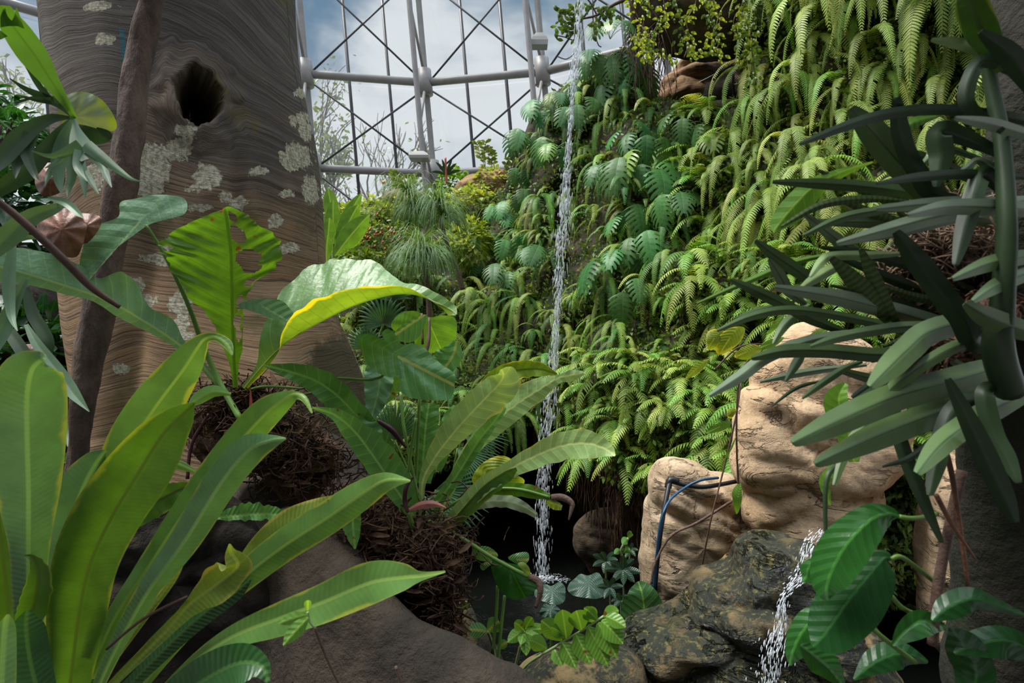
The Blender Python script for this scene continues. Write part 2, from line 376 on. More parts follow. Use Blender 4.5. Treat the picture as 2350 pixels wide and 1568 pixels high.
M['banana'] = leaf_mat('banana_leaf', (.15, .33, .05), (.3, .45, .12), .012, .1, rough=.35, trans=.4, edge=(.35, .5, .1), ew=.02)
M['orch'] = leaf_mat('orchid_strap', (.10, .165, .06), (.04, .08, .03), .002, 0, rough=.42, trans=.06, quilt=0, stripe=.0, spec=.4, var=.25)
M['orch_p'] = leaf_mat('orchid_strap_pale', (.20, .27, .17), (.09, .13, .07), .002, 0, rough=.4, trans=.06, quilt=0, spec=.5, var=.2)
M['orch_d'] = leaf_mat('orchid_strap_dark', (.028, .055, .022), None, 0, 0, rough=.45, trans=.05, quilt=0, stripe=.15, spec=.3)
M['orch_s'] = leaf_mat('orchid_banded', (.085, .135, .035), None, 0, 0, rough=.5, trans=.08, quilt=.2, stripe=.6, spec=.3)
M['bright'] = leaf_mat('bright_leaf', (.14, .31, .04), (.25, .42, .08), .003, .05, rough=.35, trans=.4, spots=.1)
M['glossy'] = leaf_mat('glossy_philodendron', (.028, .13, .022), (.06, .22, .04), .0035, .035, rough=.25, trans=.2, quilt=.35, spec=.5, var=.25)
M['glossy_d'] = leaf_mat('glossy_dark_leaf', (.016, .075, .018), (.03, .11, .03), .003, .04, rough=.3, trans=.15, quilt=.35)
M['pondleaf'] = leaf_mat('dark_pond_leaf', (.035, .085, .05), (.09, .15, .08), .003, .06, rough=.35, trans=.15, quilt=.6, spec=.5)
M['veined'] = leaf_mat('veined_upright_leaf', (.05, .15, .045), (.18, .32, .06), .006, .09, rough=.45, trans=.25, quilt=.7)
M['stag'] = leaf_mat('staghorn_frond', (.10, .19, .10), None, quilt=.15, trans=.2, rough=.5, var=.25)
M['stag_g'] = leaf_mat('staghorn_upright', (.085, .20, .03), (.06, .14, .02), .003, 0, quilt=.15, trans=.35, rough=.45, var=.25)
M['stag_d'] = leaf_mat('staghorn_dark', (.028, .065, .022), None, quilt=.1, trans=.2, rough=.5, var=.3)
M['shield'] = leaf_mat('staghorn_shield', (.21, .27, .16), None, quilt=.2, trans=.3, rough=.6, var=.4, edge=(.16, .22, .03), ew=.1)
M['shrubleaf'] = leaf_mat('shrub_leaf', (.30, .42, .08), None, quilt=0, trans=.4, var=.5, patch=(.45, .48, .13))
M['outleaf'] = leaf_mat('outdoor_tree_leaf', (.17, .22, .12), None, quilt=0, trans=.4, var=.3)  # green greyed a little to suggest haze with distance
M['outbark'] = plain('outdoor_tree_bark', (.12, .10, .09), .9)
def glass_mat():
    m, nt, out = base_mat('greenhouse_glass')
    t = nd(nt, 'ShaderNodeBsdfTransparent'); t.inputs[0].default_value = (.93, .95, .96, 1)
    g = nd(nt, 'ShaderNodeBsdfGlossy'); g.inputs[0].default_value = (.8, .85, .9, 1); g.inputs[1].default_value = .05
    dirt = nd(nt, 'ShaderNodeBsdfTranslucent'); dirt.inputs[0].default_value = (.85, .85, .85, 1)
    a = nd(nt, 'ShaderNodeMixShader'); a.inputs[0].default_value = .04
    nt.links.new(t.outputs[0], a.inputs[1]); nt.links.new(g.outputs[0], a.inputs[2])
    b = nd(nt, 'ShaderNodeMixShader'); tc = nd(nt, 'ShaderNodeTexCoord')
    nt.links.new(mrange(nt, noise_n(nt, tc.outputs['Object'], .8, 3), .3, .7, .05, .14), b.inputs[0])
    nt.links.new(a.outputs[0], b.inputs[1]); nt.links.new(dirt.outputs[0], b.inputs[2])
    nt.links.new(b.outputs[0], out.inputs[0]); return m
M['glass'] = glass_mat()
def water_mat(name, col, bumpscale, strength, foam=False):
    m, nt, out = base_mat(name); b = nd(nt, 'ShaderNodeBsdfPrincipled'); setin(b, Roughness=.06)
    b.inputs['Base Color'].default_value = (*col, 1); b.inputs['Specular IOR Level'].default_value = .5
    tc = nd(nt, 'ShaderNodeTexCoord'); bp = nd(nt, 'ShaderNodeBump'); setin(bp, Strength=strength, Distance=.05)
    nt.links.new(noise_n(nt, tc.outputs['Object'], bumpscale, 5, .6, .5), bp.inputs['Height']); nt.links.new(bp.outputs[0], b.inputs['Normal'])
    nt.links.new(b.outputs[0], out.inputs[0]); return m
M['pool'] = water_mat('dark_pool_water', (.004, .005, .004), 7, .5)
def fall_mat():
    m, nt, out = base_mat('falling_water')
    b = nd(nt, 'ShaderNodeBsdfPrincipled'); setin(b, Roughness=.1, IOR=1.33); b.inputs['Base Color'].default_value = (.78, .83, .88, 1)
    tr = nd(nt, 'ShaderNodeBsdfTransparent'); mx = nd(nt, 'ShaderNodeMixShader'); mx.inputs[0].default_value = .62
    nt.links.new(tr.outputs[0], mx.inputs[1]); nt.links.new(b.outputs[0], mx.inputs[2]); nt.links.new(mx.outputs[0], out.inputs[0]); return m
M['fall'] = fall_mat()

# ---------------------------------------------------------------- ground, pool, fern cliff
def quad_obj(name, x0, x1, y0, y1, z, mat, n=30, amp=0., **k):
    mb = MB(); V = []
    for i in range(n+1):
        for j in range(n+1):
            x = x0+(x1-x0)*i/n; y = y0+(y1-y0)*j/n
            V.append((x, y, z+amp*noise.fractal(Vector((x, y, 3)), 1, 2, 4)))
    mb.add(V, grid_faces(n+1, n+1)); return tag(mb.build(name, mat), **k)
quad_obj('floor', -17, 13, -1, 17, -1.15, M['soil'], 60, .12, kind='structure', label='dark soil ground under the plants')
quad_obj('pool_water', -.9, 3.4, 2.6, 8.4, -.70, M['pool'], 4, 0, kind='structure', label='dark still pool under the thin waterfall')
quad_obj('outdoor_lawn', -50, 40, 17.2, 60, -1.0, plain('far_grass', (.15, .2, .1), .9), 6, 0, kind='structure')

SKY = [(560, 470), (740, 455), (800, 470), (880, 455), (940, 450), (1010, 470), (1100, 470), (1160, 430), (1195, 330), (1225, 250), (1290, 200), (1340, 170), (1400, 120), (1470, 100), (1500, 225),
       (1600, 235), (1690, 225), (1712, 90), (1760, -60), (1900, -260), (2150, -360), (2500, -400)]
LIP = [(560, 1150), (900, 1120), (1030, 1060), (1100, 1000), (1180, 960), (1260, 965), (1310, 1010), (1380, 1080), (1470, 1120), (1560, 1080), (1700, 1200), (1900, 1350), (2500, 1500)]
def pl(tab, x):
    if x <= tab[0][0]: return tab[0][1]
    for (a, b), (c, d) in zip(tab, tab[1:]):
        if x <= c: return b+(d-b)*(x-a)/(c-a)
    return tab[-1][1]
DT = [(-300, [(560, 11.5), (1100, 9.6), (1250, 8.0), (1400, 7.2), (1700, 5.6), (1900, 4.9), (2100, 4.4), (2500, 3.9)]),
      (200, [(560, 11), (1100, 9.2), (1250, 7.5), (1400, 6.9), (1700, 5.6), (1900, 4.8), (2100, 4.3), (2500, 3.8)]),
      (450, [(560, 10.2), (900, 9.2), (1100, 8.4), (1250, 6.9), (1400, 6.2), (1700, 5.1), (1900, 4.6), (2100, 4.2), (2500, 3.8)]),
      (700, [(560, 7.8), (900, 7.2), (1100, 6.9), (1250, 6.2), (1400, 5.6), (1700, 4.7), (1900, 4.3), (2100, 4.1), (2500, 3.8)]),
      (1000, [(560, 5.6), (900, 5.4), (1100, 5.6), (1250, 5.9), (1400, 4.9), (1700, 4.2), (1900, 4.0), (2100, 3.9), (2500, 3.8)]),
      (1500, [(560, 4.4), (900, 4.6), (1100, 5.0), (1400, 4.3), (1700, 4.1), (2500, 3.8)])]
def DW(px, py):
    for (ya, ra), (yb, rb) in zip(DT, DT[1:]):
        if py <= yb or yb == 1500:
            u = max(0, min(1, (py-ya)/(yb-ya))); u = u*u*(3-2*u)
            return pl(ra, px)*(1-u)+pl(rb, px)*u
def WP(px, py, lift=0.):
    d = DW(px, py); p = P(px, py, d); q = p*1.3
    d += .30*noise.fractal(q, 1, 2, 4)+.10*noise.noise(p*4)
    return P(px, py, d-lift)
def wall_mesh():
    mb = MB(); nu, nr = 190, 90; V = []; xs = [560+(2500-560)*i/(nu-1) for i in range(nu)]
    for x in xs:
        a, b = pl(SKY, x), pl(LIP, x)
        top = WP(x, a); V.append((top.x*1.25, top.y*1.25+.8, top.z-.4)); V.append((top.x*1.1, top.y*1.1, top.z+.02))
        for j in range(nr): V.append(tuple(WP(x, a+(b-a)*j/(nr-1))))
        p = Vector(V[-1]); dirn = Vector((p.x, p.y, 0)).normalized()
        for k, (o, zz) in enumerate(((.35, p.z-.03), (.9, p.z-.12), (1.5, p.z-.3), (1.9, -.3), (2.0, -1.4))):
            q = p+dirn*o; q.z = min(zz, p.z); q += Vector((0, .15, .06))*noise.fractal(p*2+Vector((k, 0, 0)), 1, 2, 3)
            V.append(tuple(q))
    mb.add(V, grid_faces(nu, nr+7))
    return mb.build('rock_face', M['rock_wall'], origin=(1.5, 6, -1))
tag(wall_mesh(), 'tall planted rock cliff behind the ferns and waterfall', kind='structure')

# ---------------------------------------------------------------- glasshouse
ND = [(-13.4, 8.2), (-11.1, 11.1), (-8.5, 13.2), (-5.5, 14.5), (-2.4, 15.0), (.8, 14.4), (3.6, 12.9), (5.9, 10.8), (7.7, 8.2)]
TIERS = [-1.15, 1.9, 4.62, 7.13, 10.3, 13.5]        # heights above the eye for the rings
SH = -.0875
def NP(i, h, out=0., f=0.):
    x, y = ND[i]
    if f: x += (ND[i+1][0]-x)*f; y += (ND[i+1][1]-y)*f
    c = Vector((x, y, 0)); r = c-Vector((-3.6, 3, 0)); c += r.normalized()*out
    return Vector((c.x+SH*(h-7.13), c.y, CZ+h))
NM = {3: 'left', 4: 'centre', 5: 'right'}
bayname = ['far left of the big trunk', 'left of the big trunk', 'behind the big trunk', 'just right of the big trunk', 'in the middle of the glass wall', 'behind the top of the waterfall', 'right of the waterfall under the dark overhang', 'far right behind the fern cliff']
BAY = {}
for b in range(8):
    loc = NP(b, -2.6, .45, .5)
    BAY[b] = w = tag(thing('window_%d' % (b+1), 'bay of tall glass panes '+bayname[b], None, loc), kind='structure')
    for k in range(1, 3):
        mb = MB(); box_between(mb, NP(b, -2.7, .42, k/3), NP(b, 13.6, .42, k/3), .055); mb.build('mullion', M['steel_dark'], w)
    for k in range(3):
        for t in range(5):
            mb = MB(); a, c = k/3+.006, (k+1)/3-.006; h0, h1 = (TIERS[t] if t else -2.7)+.02, TIERS[t+1]-.02
            q = [NP(b, h0, .46, a), NP(b, h0, .46, c), NP(b, h1, .46, c), NP(b, h1, .46, a)]
            nrm = (q[1]-q[0]).cross(q[3]-q[0]).normalized()*.006
            v = [tuple(p+nrm) for p in q]+[tuple(p-nrm) for p in q]
            mb.add(v[:4], [(0, 1, 2, 3)])
            mb.build('pane', M['glass'], w, smooth=False)
    for t in range(1, 6):
        mb = MB(); box_between(mb, NP(b, TIERS[t]+.14, .42), NP(b+1, TIERS[t]+.14, .42), .05); mb.build('transom', M['steel_dark'], w)
cname = {1: 'left of the big trunk', 2: 'behind the big trunk', 3: 'at the right edge of the big trunk', 4: 'standing alone in the middle of the glass', 5: 'just left of the top of the waterfall', 6: 'below the dark rock overhang', 7: 'far right behind the ferns'}
for i in range(1, 8):
    t = thing('steel_truss_column', 'grey steel truss column '+cname[i], 'column', NP(i, -2.6), 'steel truss columns of the glass wall')
    mb = MB(); tube(mb, [NP(i, -2.6, -1.0), NP(i, 6, -1.0), NP(i, 13.6, -1.0)], .07, n=10); mb.build('inner_chord', M['steel'], t)
    mb = MB(); tube(mb, [NP(i, -2.6, .12), NP(i, 6, .12), NP(i, 13.6, .12)], .08, n=10); mb.build('outer_chord', M['steel'], t)
    for k in range(10):
        h = -2.4+k*1.6; mb = MB(); a, b = (-1.0, .12) if k % 2 else (.12, -1.0)
        tube(mb, [NP(i, h, a), NP(i, h+1.6, b)], .042, n=6, sub=1); mb.build('lacing_bar', M['steel'], t)
    for h in TIERS[2:5]:
        mb = MB(); tube(mb, [NP(i, h-.34, -.0), NP(i, h+.34, -.0)], .2, n=14, sub=2); mb.build('node_joint', M['steel'], t)
tier = {2: 'lowest', 3: 'middle', 4: 'upper'}
for b in range(8):
    for ti in (2, 3, 4):
        mb = MB(); h = TIERS[ti]; tube(mb, [NP(b, h), NP(b+1, h)], .105, n=12, sub=3)
        tag(mb.build('ring_beam', M['steel'], origin=NP(b, h, 0, .5)), 'round grey steel tube of the %s ring %s' % (tier[ti], bayname[b]), 'beam', 'ring beams of the glass wall')
    for ti in (1, 2, 3, 4):
        if ti == 1 and b != 3: continue
        h0, h1 = TIERS[ti]+.12, TIERS[ti+1]-.12; t = BAY[b]
        for f0, f1 in ((0.03, .97), (.97, .03)):
            mb = MB(); tube(mb, [NP(b, h0, .2, f0), NP(b, h1, .2, f1)], .028, n=5, sub=1); mb.build('brace_rod', M['wire'], t)
def lampbox(px, py, d, label, w=.24, h=.1):
    t = thing('floodlight', label, 'light', P(px, py, d), 'floodlights on the steel columns')
    mb = MB(); c = P(px, py, d); V = []
    for z, s in ((-h, 1), (-h*.3, 1.05), (h*.3, .85), (h, .45)):
        for a in ((-1, -1), (1, -1), (1, 1), (-1, 1)): V.append((c.x+a[0]*w*s, c.y+a[1]*w*.7*s, c.z+z))
    fs = grid_faces(4, 4, wrap=True)+[(3, 2, 1, 0), (12, 13, 14, 15)]
    mb.add(V, fs); mb.build('housing', M['lamp_grey'], t, smooth=False)
    mb = MB(); tube(mb, [c+Vector((0, 0, -.02)), c+Vector((.18, .3, -.06))], .03, n=6, sub=1); mb.build('bracket', M['lamp_grey'], t)
lampbox(963, 358, 13.7, 'small flat grey floodlight low on the middle column')
lampbox(1238, 93, 13.7, 'small box floodlight high on the column near the waterfall', .2, .17)

# outdoor trees
def tree(px, py_top, d, w, label, dens, bare=False, seed=1):
    r = random.Random(seed); t = thing('outdoor_tree', label, 'tree', (P(px, 784, d).x, d, -1.0), 'trees outside the glass')
    mb = MB(); tips = []; top = P(px, py_top, d).z; h = top+1.0
    def grow(p, dr, L, rad, lv):
        q = p+dr*L*.5+Vector((r.uniform(-1, 1), r.uniform(-1, 1), r.uniform(-.3, .5)))*L*.12; e = p+dr*L
        tube(mb, [p, q, e], [rad, rad*.85, rad*.65], n=5 if lv else 8, sub=2)
        if lv >= 2: tips.append((q, e))
        if lv >= 5: return
        for k in range(r.choice((2, 3, 3))):
            nd_ = (dr+Vector((r.uniform(-1, 1), r.uniform(-1, 1), r.uniform(-.35, .7)))*.75).normalized()
            grow(e if k else q.lerp(e, .6), nd_, L*r.uniform(.6, .85), rad*.6, lv+1)
    grow(Vector((P(px, 784, d).x, d, -1.0)), Vector((.05, 0, 1)), h*.30, h*.022, 0)
    zs = max(v[2] for v in mb.v); k = h/(zs+1)
    bx = P(px, 784, d).x
    sc = lambda v: (bx+(v[0]-bx)*w, d+(v[1]-d)*w, -1+(v[2]+1)*k)
    mb.v = [sc(v) for v in mb.v]; mb.build('trunk', M['outbark'], t)
    if bare and not dens: return
    lb = MB()
    for a, b in tips:
        for _ in range(dens):
            u = r.random(); c = Vector(sc(a.lerp(b, u)))+Vector((r.gauss(0, 1), r.gauss(0, 1), r.gauss(0, 1)))*h*.022
            s = h*.009*r.uniform(.6, 1.4); x = Vector((r.gauss(0, 1), r.gauss(0, 1), r.gauss(0, 1))).normalized()*s; y = Vector((r.gauss(0, 1), r.gauss(0, 1), r.gauss(0, 1))).normalized()*s
            lb.add([tuple(c-x), tuple(c+y*.6), tuple(c+x), tuple(c-y*.6)], [(0, 1, 2, 3)])
    lb.build('foliage', M['outleaf'], t)
tree(770, 270, 27, .9, 'leafy grey-green tree seen through the glass right of the big trunk', 5, seed=4)
tree(845, 255, 30, .8, 'thin nearly bare tree seen through the glass', 1, True, seed=9)
tree(715, 110, 24, .6, 'tall tree at the right edge of the big trunk', 4, seed=12)
tree(20, 190, 22, .8, 'tree seen through the glass at far left', 5, seed=21)
tree(810, 400, 22, 1.2, 'low dense tree outside behind the broad-leaved plant', 6, seed=33)

# ---------------------------------------------------------------- great trunk
TL = [(-260, 20), (0, 48), (150, 64), (300, 78), (450, 84), (600, 90), (750, 120), (860, 150), (960, 160), (1060, 150), (1200, 120), (1400, 60), (1700, 0)]
TRR = [(-260, 676), (0, 683), (100, 690), (170, 701), (230, 712), (290, 725), (350, 734), (480, 744), (600, 750), (660, 752), (730, 778), (800, 812), (870, 838), (960, 862), (1060, 890), (1200, 915), (1400, 960), (1700, 1000)]
TD = 3.15
LICH = [(425, 305, 26, 15), (415, 340, 30, 32), (355, 385, 42, 58), (345, 430, 40, 28), (470, 412, 30, 36), (455, 432, 25, 12), (520, 455, 22, 14), (590, 395, 22, 12), (690, 275, 26, 18), (700, 300, 18, 26), (680, 360, 36, 32), (672, 380, 24, 16), (690, 215, 16, 12),
        (712, 432, 20, 30), (718, 455, 16, 16), (635, 508, 22, 16), (665, 570, 26, 14), (410, 300, 10, 10), (340, 590, 34, 10), (405, 560, 36, 18), (380, 600, 30, 10), (300, 655, 20, 22), (320, 690, 36, 18), (410, 700, 26, 34), (415, 740, 20, 24), (425, 770, 26, 14), (240, 90, 26, 16), (225, 15, 40, 12), (220, 400, 26, 34), (660, 445, 20, 10), (545, 465, 30, 16), (450, 480, 40, 9), (560, 530, 12, 6), (640, 745, 20, 8), (265, 850, 16, 13)]
def trunk():
    mb = MB(); nz, na = 330, 360; V = []; grain = []; marks = []
    z0, z1 = P(0, 1560, TD).z, P(0, -250, TD).z
    for i in range(nz):
        z = z0+(z1-z0)*i/(nz-1); py = 784-(z-CZ)*F/TD; a, b = pl(TL, py), pl(TRR, py)
        aL, aR = math.atan((a-1175)/F), math.atan((b-1175)/F); mdl = (aL+aR)/2
        D_ = TD/cos(mdl); cx = TD*math.tan(mdl); r0 = D_*sin((aR-aL)/2)
        fl = max(0, min(1, (py-560)/500))
        for j in range(na):
            th = 2*pi*j/na; ex, ey = cos(th), sin(th)
            r = r0*.985*(1+.05*fl*sin(5*th+1.0)*(1-abs(ex))+.0)
            r *= 1-.10*abs(ey)*(ey < 0)*(1-fl)
            n0 = Vector((ex*1.1, ey*1.1, z*.7)); r += r0*.035*noise.fractal(n0, 1, 2, 3)*(1-.8*abs(ex)**4)
            # front lobe and fold
            x, y = cx+ex*r, TD+ey*r
            ppx = 1175+x*F/y; ppy = 784-(z-CZ)*F/y; g = Vector((th*.8, 0, z))
            wob = .15*noise.noise(Vector((th*1.2, z*.8, 1)))+.018*noise.noise(Vector((th*4, z*2.5, 5)))
            mk = [0, 0, 0]
            if ey < .25:
                # hollow
                dx = (ppx-(457+(ppy-230)*.20))/46; dy = (ppy-228)/62
                rag = 1+.22*noise.noise(Vector((ppx*.03, ppy*.03, 2)))+.16*(ppy > 235 and ppx > 460)
                e = sqrt(dx*dx+dy*dy)*rag
                if e < 2.6:
                    rim = max(0, 1-abs(e-1.25)/1.1); r += .035*rim
                    inn = max(0, min(1, (1.12-e)/.22)); inn = inn*inn*(3-2*inn); r -= .85*inn
                    wob += .30*(2.6-e)/2.6*(1 if dy > 0 else -1)*min(1, abs(dy))
                ang = (ppx-380)/320
                wob += .16*max(0, ang)*max(0, 1-abs(ppy-150)/330)*1.6   # grain sweeps down to the right
                # vertical fold under the hollow and crease at right
                r -= .05*math.exp(-((ppx-(540-(ppy-420)*.05))/20)**2)*max(0, 1-abs(ppy-450)/120)
                r += .06*math.exp(-((ppx-500)/60)**2)*max(0, 1-abs(ppy-450)/170)
                r -= .05*math.exp(-((ppx-(330-(ppy-600)*.15))/36)**2)*max(0, min(1, (ppy-420)/200))
                r -= .06*math.exp(-((ppx-(725+(ppy-700)*.12))/60)**2)*max(0, min(1, (ppy-690)/130))
                r += .10*math.exp(-((ppx-600)/90)**2)*max(0, min(1, (ppy-700)/200))
                for (lx, ly, lw, lh) in LICH:
                    if abs(ppx-lx) < lw*2 and abs(ppy-ly) < lh*2:
                        mk[0] = max(mk[0], math.exp(-.75*(((ppx-lx)/lw)**2+((ppy-ly)/lh)**2)))
                if 60 < ppy < 150: mk[1] = math.exp(-((ppx-(279+(ppy-70)*.08))/6.5)**2)*(1 if 64 < ppy < 142 else .3)
                mk[2] = max(0, min(1, (ppx-650-(820-ppy)*.4)/120))*max(0, min(1, (ppy-700)/110))
                x, y = cx+ex*r, TD+ey*r
            V.append((x, y, z)); grain.append((x, y, z+wob)); marks.append((*mk, 1))
    mb.add(V, grid_faces(nz, na, wrap=True))
    t = thing('giant_tree', 'huge grey-brown buttressed trunk with a dark hollow and lichen patches', 'tree', (((TL[6][1]+TRR[9][1])/2-1175)*TD/F, TD, -1.0))
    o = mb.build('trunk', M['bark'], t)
    at = o.data.attributes.new('grain', 'FLOAT_VECTOR', 'POINT'); at.data.foreach_set('vector', [c for g in grain for c in g])
    at = o.data.attributes.new('marks', 'FLOAT_COLOR', 'POINT'); at.data.foreach_set('color', [c for g in marks for c in g])
    # spreading roots
    def ridge(crest, wf, wb, name, h=1.4, sd=0):
        mb = MB(); n = 70; m_ = 26; V = []
        for i in range(n+1):
            q = cr(crest, i/n); c = P(*q[:3]); T = (P(*cr(crest, min(1, i/n+.02))[:3])-P(*cr(crest, max(0, i/n-.02))[:3])); T.z = 0; T.normalize()
            S = Vector((T.y, -T.x, 0))
            if S.dot(CAM-c) < 0: S = -S
            for j in range(m_+1):
                u = j/m_*2-1; w = wf if u > 0 else wb
                prof = 1-abs(u)**2.2
                p = c+S*u*w; p.z = c.z-h*(1-max(0, prof)**.62)
                p += S*.05*noise.fractal(Vector((p.x*2, p.y*2, p.z*2+sd)), 1, 2, 4)+Vector((0, 0, .035*noise.fractal(p*3.1, 1, 2, 3)))
                V.append(tuple(p))
        mb.add(V, grid_faces(n+1, m_+1)); return mb.build(name, M['root'], t)
    ridge([(610, 1040, 2.6), (600, 1075, 2.4), (640, 1120, 2.2), (710, 1178, 2.0), (790, 1260, 1.9), (880, 1360, 1.8), (960, 1425, 1.72), (1060, 1480, 1.65), (1160, 1530, 1.6), (1240, 1600, 1.55)], .30, .3, 'buttress_root', 1.6)
    ridge([(640, 930, 2.7), (760, 1000, 2.65), (860, 1090, 2.6), (980, 1260, 2.6), (1060, 1370, 2.6), (1120, 1480, 2.6), (1160, 1620, 2.55)], .35, .3, 'buttress_root', 1.3, 4)
    return t
GT = trunk()
def liana():
    mb = MB(); pts = [(362, -60, 2.1), (349, 0, 2.1), (328, 100, 2.1), (309, 204, 2.08), (297, 306, 2.06), (275, 443, 2.05), (252, 570, 2.05), (227, 704, 2.03), (204, 840, 2.02), (192, 909, 2.0), (180, 1034, 2.0), (172, 1130, 2.0), (165, 1400, 2.0)]
    pxtube(mb, pts, [26, 25, 26, 27, 29, 31, 31, 32, 30, 26, 21, 21, 22], n=24, sub=16, nz=.16)
    tag(mb.build('hanging_liana', M['liana']), 'thick rough brown liana running down the left of the giant trunk', 'liana')
liana()

# ---------------------------------------------------------------- fern, monstera and grass prototypes
def frond_mesh(L, W, n, elev, end, seed, pw=.56, side=.25, seg=3, mat=None, name='frond'):
    r = random.Random(seed); V = []; Fs = []; UV = []; MM = []
    pts = []; p = Vector((0, 0, 0)); N = n+2; ds = L/N; x = 0
    for i in range(N+1):
        t = i/N; a = radians(elev+(end-elev)*(1-(1-t)**1.7)); T = Vector((0, cos(a), sin(a)))
        yaw = side*t*t; T = Vector((sin(yaw)*cos(a), cos(yaw)*cos(a), sin(a)))
        pts.append((p.copy(), T)); p = p+T*ds
    X = Vector((1, 0, 0))
    for i in range(1, N):
        t = i/N; q, T = pts[i]; prof = min(1, (t+.05)*4.5)*(1-t)**.55*(1+.06*r.uniform(-1, 1))
        Sx = (X-T*X.dot(T)).normalized(); Nn = Sx.cross(T)
        if Nn.z+Nn.y*.5 < 0: Nn = -Nn
        for sd in (-1, 1):
            if r.random() < .03: continue
            D = (Sx*sd*cos(.28+.5*t)+T*sin(.28+.5*t)).normalized(); l = W*.5*prof; w = ds*pw*.5*min(1, .5+prof)
            B = D.cross(Nn).normalized(); dr = r.uniform(.1, .3)
            b = len(V)
            for k in range(seg+1):
                u = k/seg; c = q+D*l*u+T*l*.14*u*u-Nn*l*dr*u*u-Vector((0, 0, l*.12*u*u)); ww = w*(1-.75*u**2.2) if u < 1 else w*.08
                V += [tuple(c-B*ww), tuple(c+B*ww)]; UV += [(0, u), (1, u)]; MM += [(.01, .5), (.01, .5)]
            Fs += [(b+2*k, b+2*k+1, b+2*k+3, b+2*k+2) for k in range(seg)]
    mb = MB(); mb.add(V, Fs, UV, MM); tube(mb, [pts[i][0] for i in range(0, N+1, max(1, N//6))], L*.0035, n=3, sub=2)
    o = mb.build(name, mat, origin=(0, 0, 0)); me = o.data; bpy.data.objects.remove(o); return me
def protoset(mk, mats):
    out = []
    for me in mk:
        row = []
        for m in mats:
            c = me.copy(); c.materials.clear(); c.materials.append(m); row.append(c)
        out.append(row)
    return out
FM = [M['fern'], M['fern_y'], M['fern_d']]
LONG = protoset([frond_mesh(1.0, .18, 38, e, en, s, seg=4, side=sd) for e, en, s, sd in ((25, -88, 1, .3), (0, -89, 2, -.35), (45, -86, 3, .15), (-30, -89, 4, .0))], FM)
MED = protoset([frond_mesh(.62, .155, 24, e, en, s, side=sd) for e, en, s, sd in ((50, -70, 5, .3), (25, -80, 6, -.3), (70, -60, 7, .1), (5, -85, 8, .2))], FM)
LUSH = protoset([frond_mesh(.55, .21, 18, e, en, s, .6, side=sd) for e, en, s, sd in ((60, -40, 9, .3), (35, -60, 10, -.3), (15, -75, 11, .0), (75, -30, 12, .2))], FM)
def child(me, parent, name, loc=(0, 0, 0), rot=(0, 0, 0), sc=1.):
    o = bpy.data.objects.new(name, me); COL.objects.link(o); o.parent = parent; o.location = loc; o.rotation_euler = rot
    o.scale = (sc, sc, sc); return o
def wall_normal(px, py):
    a, b, c = WP(px, py), WP(px+25, py), WP(px, py-25)
    n = (b-a).cross(c-a).normalized()
    if n.dot(CAM-a) < 0: n = -n
    return n
def fern(px, py, kind, n, sc, mats, r, label=None, pos=None, spread=1.15, yaw=None, cat='fern', nm='sword_fern', tilt=0.):
    p = pos or WP(px, py, .0); nrm = wall_normal(px, py) if pos is None else Vector((0, -1, 0))
    to = (CAM-p); to.z = 0; to.normalize(); h = Vector((nrm.x, nrm.y, 0))
    h = (h.normalized() if h.length > .05 else to)*.6+to*.8; h.normalize()
    rz = atan2(h.y, h.x)-pi/2
    t = thing(nm, label or 'x', cat, p-nrm*.03, None, 0)
    for k in range(n):
        phi = spread*(2*(k+.5)/n-1)+r.uniform(-.18, .18)
        me = r.choice(kind)[r.choice(mats)]
        child(me, t, 'frond', (r.uniform(-.03, .03), 0, r.uniform(-.03, .03)), (r.uniform(-.15, .15)+tilt, r.uniform(-.12, .12), rz+phi+(yaw or 0)), sc*r.uniform(.72, 1.12))
    t['_px'] = px; t['_py'] = py
    return t

# sword ferns all over the cliff (each crown is one fern)
ferns = []; taken = []
MONS = [  # monstera plants: px, py, leaves, scale, light?
    (1245, 275, 5, .8, 0), (1215, 345, 5, .8, 0), (1290, 240, 5, .75, 0), (1375, 170, 6, .9, 0), (1440, 200, 5, .9, 0), (1340, 270, 4, .8, 0), (1400, 90, 4, .8, 0), (1200, 410, 4, .7, 0), (1265, 360, 4, .7, 0),
    (1450, 340, 5, .8, 0), (1500, 360, 4, .8, 0), (1470, 420, 4, .9, 0), (1400, 400, 4, .8, 0), (1560, 300, 3, .8, 0), (1210, 470, 5, .65, 0), (1160, 500, 5, .65, 0), (1130, 560, 5, .7, 0), (1190, 560, 4, .8, 0), (1235, 590, 3, .7, 0),
    (1440, 520, 4, .75, 0), (1480, 580, 4, .8, 0), (1420, 620, 4, .8, 0), (1460, 680, 3, .7, 0), (1110, 620, 4, .6, 0), (1160, 640, 4, .75, 0), (1540, 470, 3, .7, 0), (1620, 330, 3, .7, 0)]
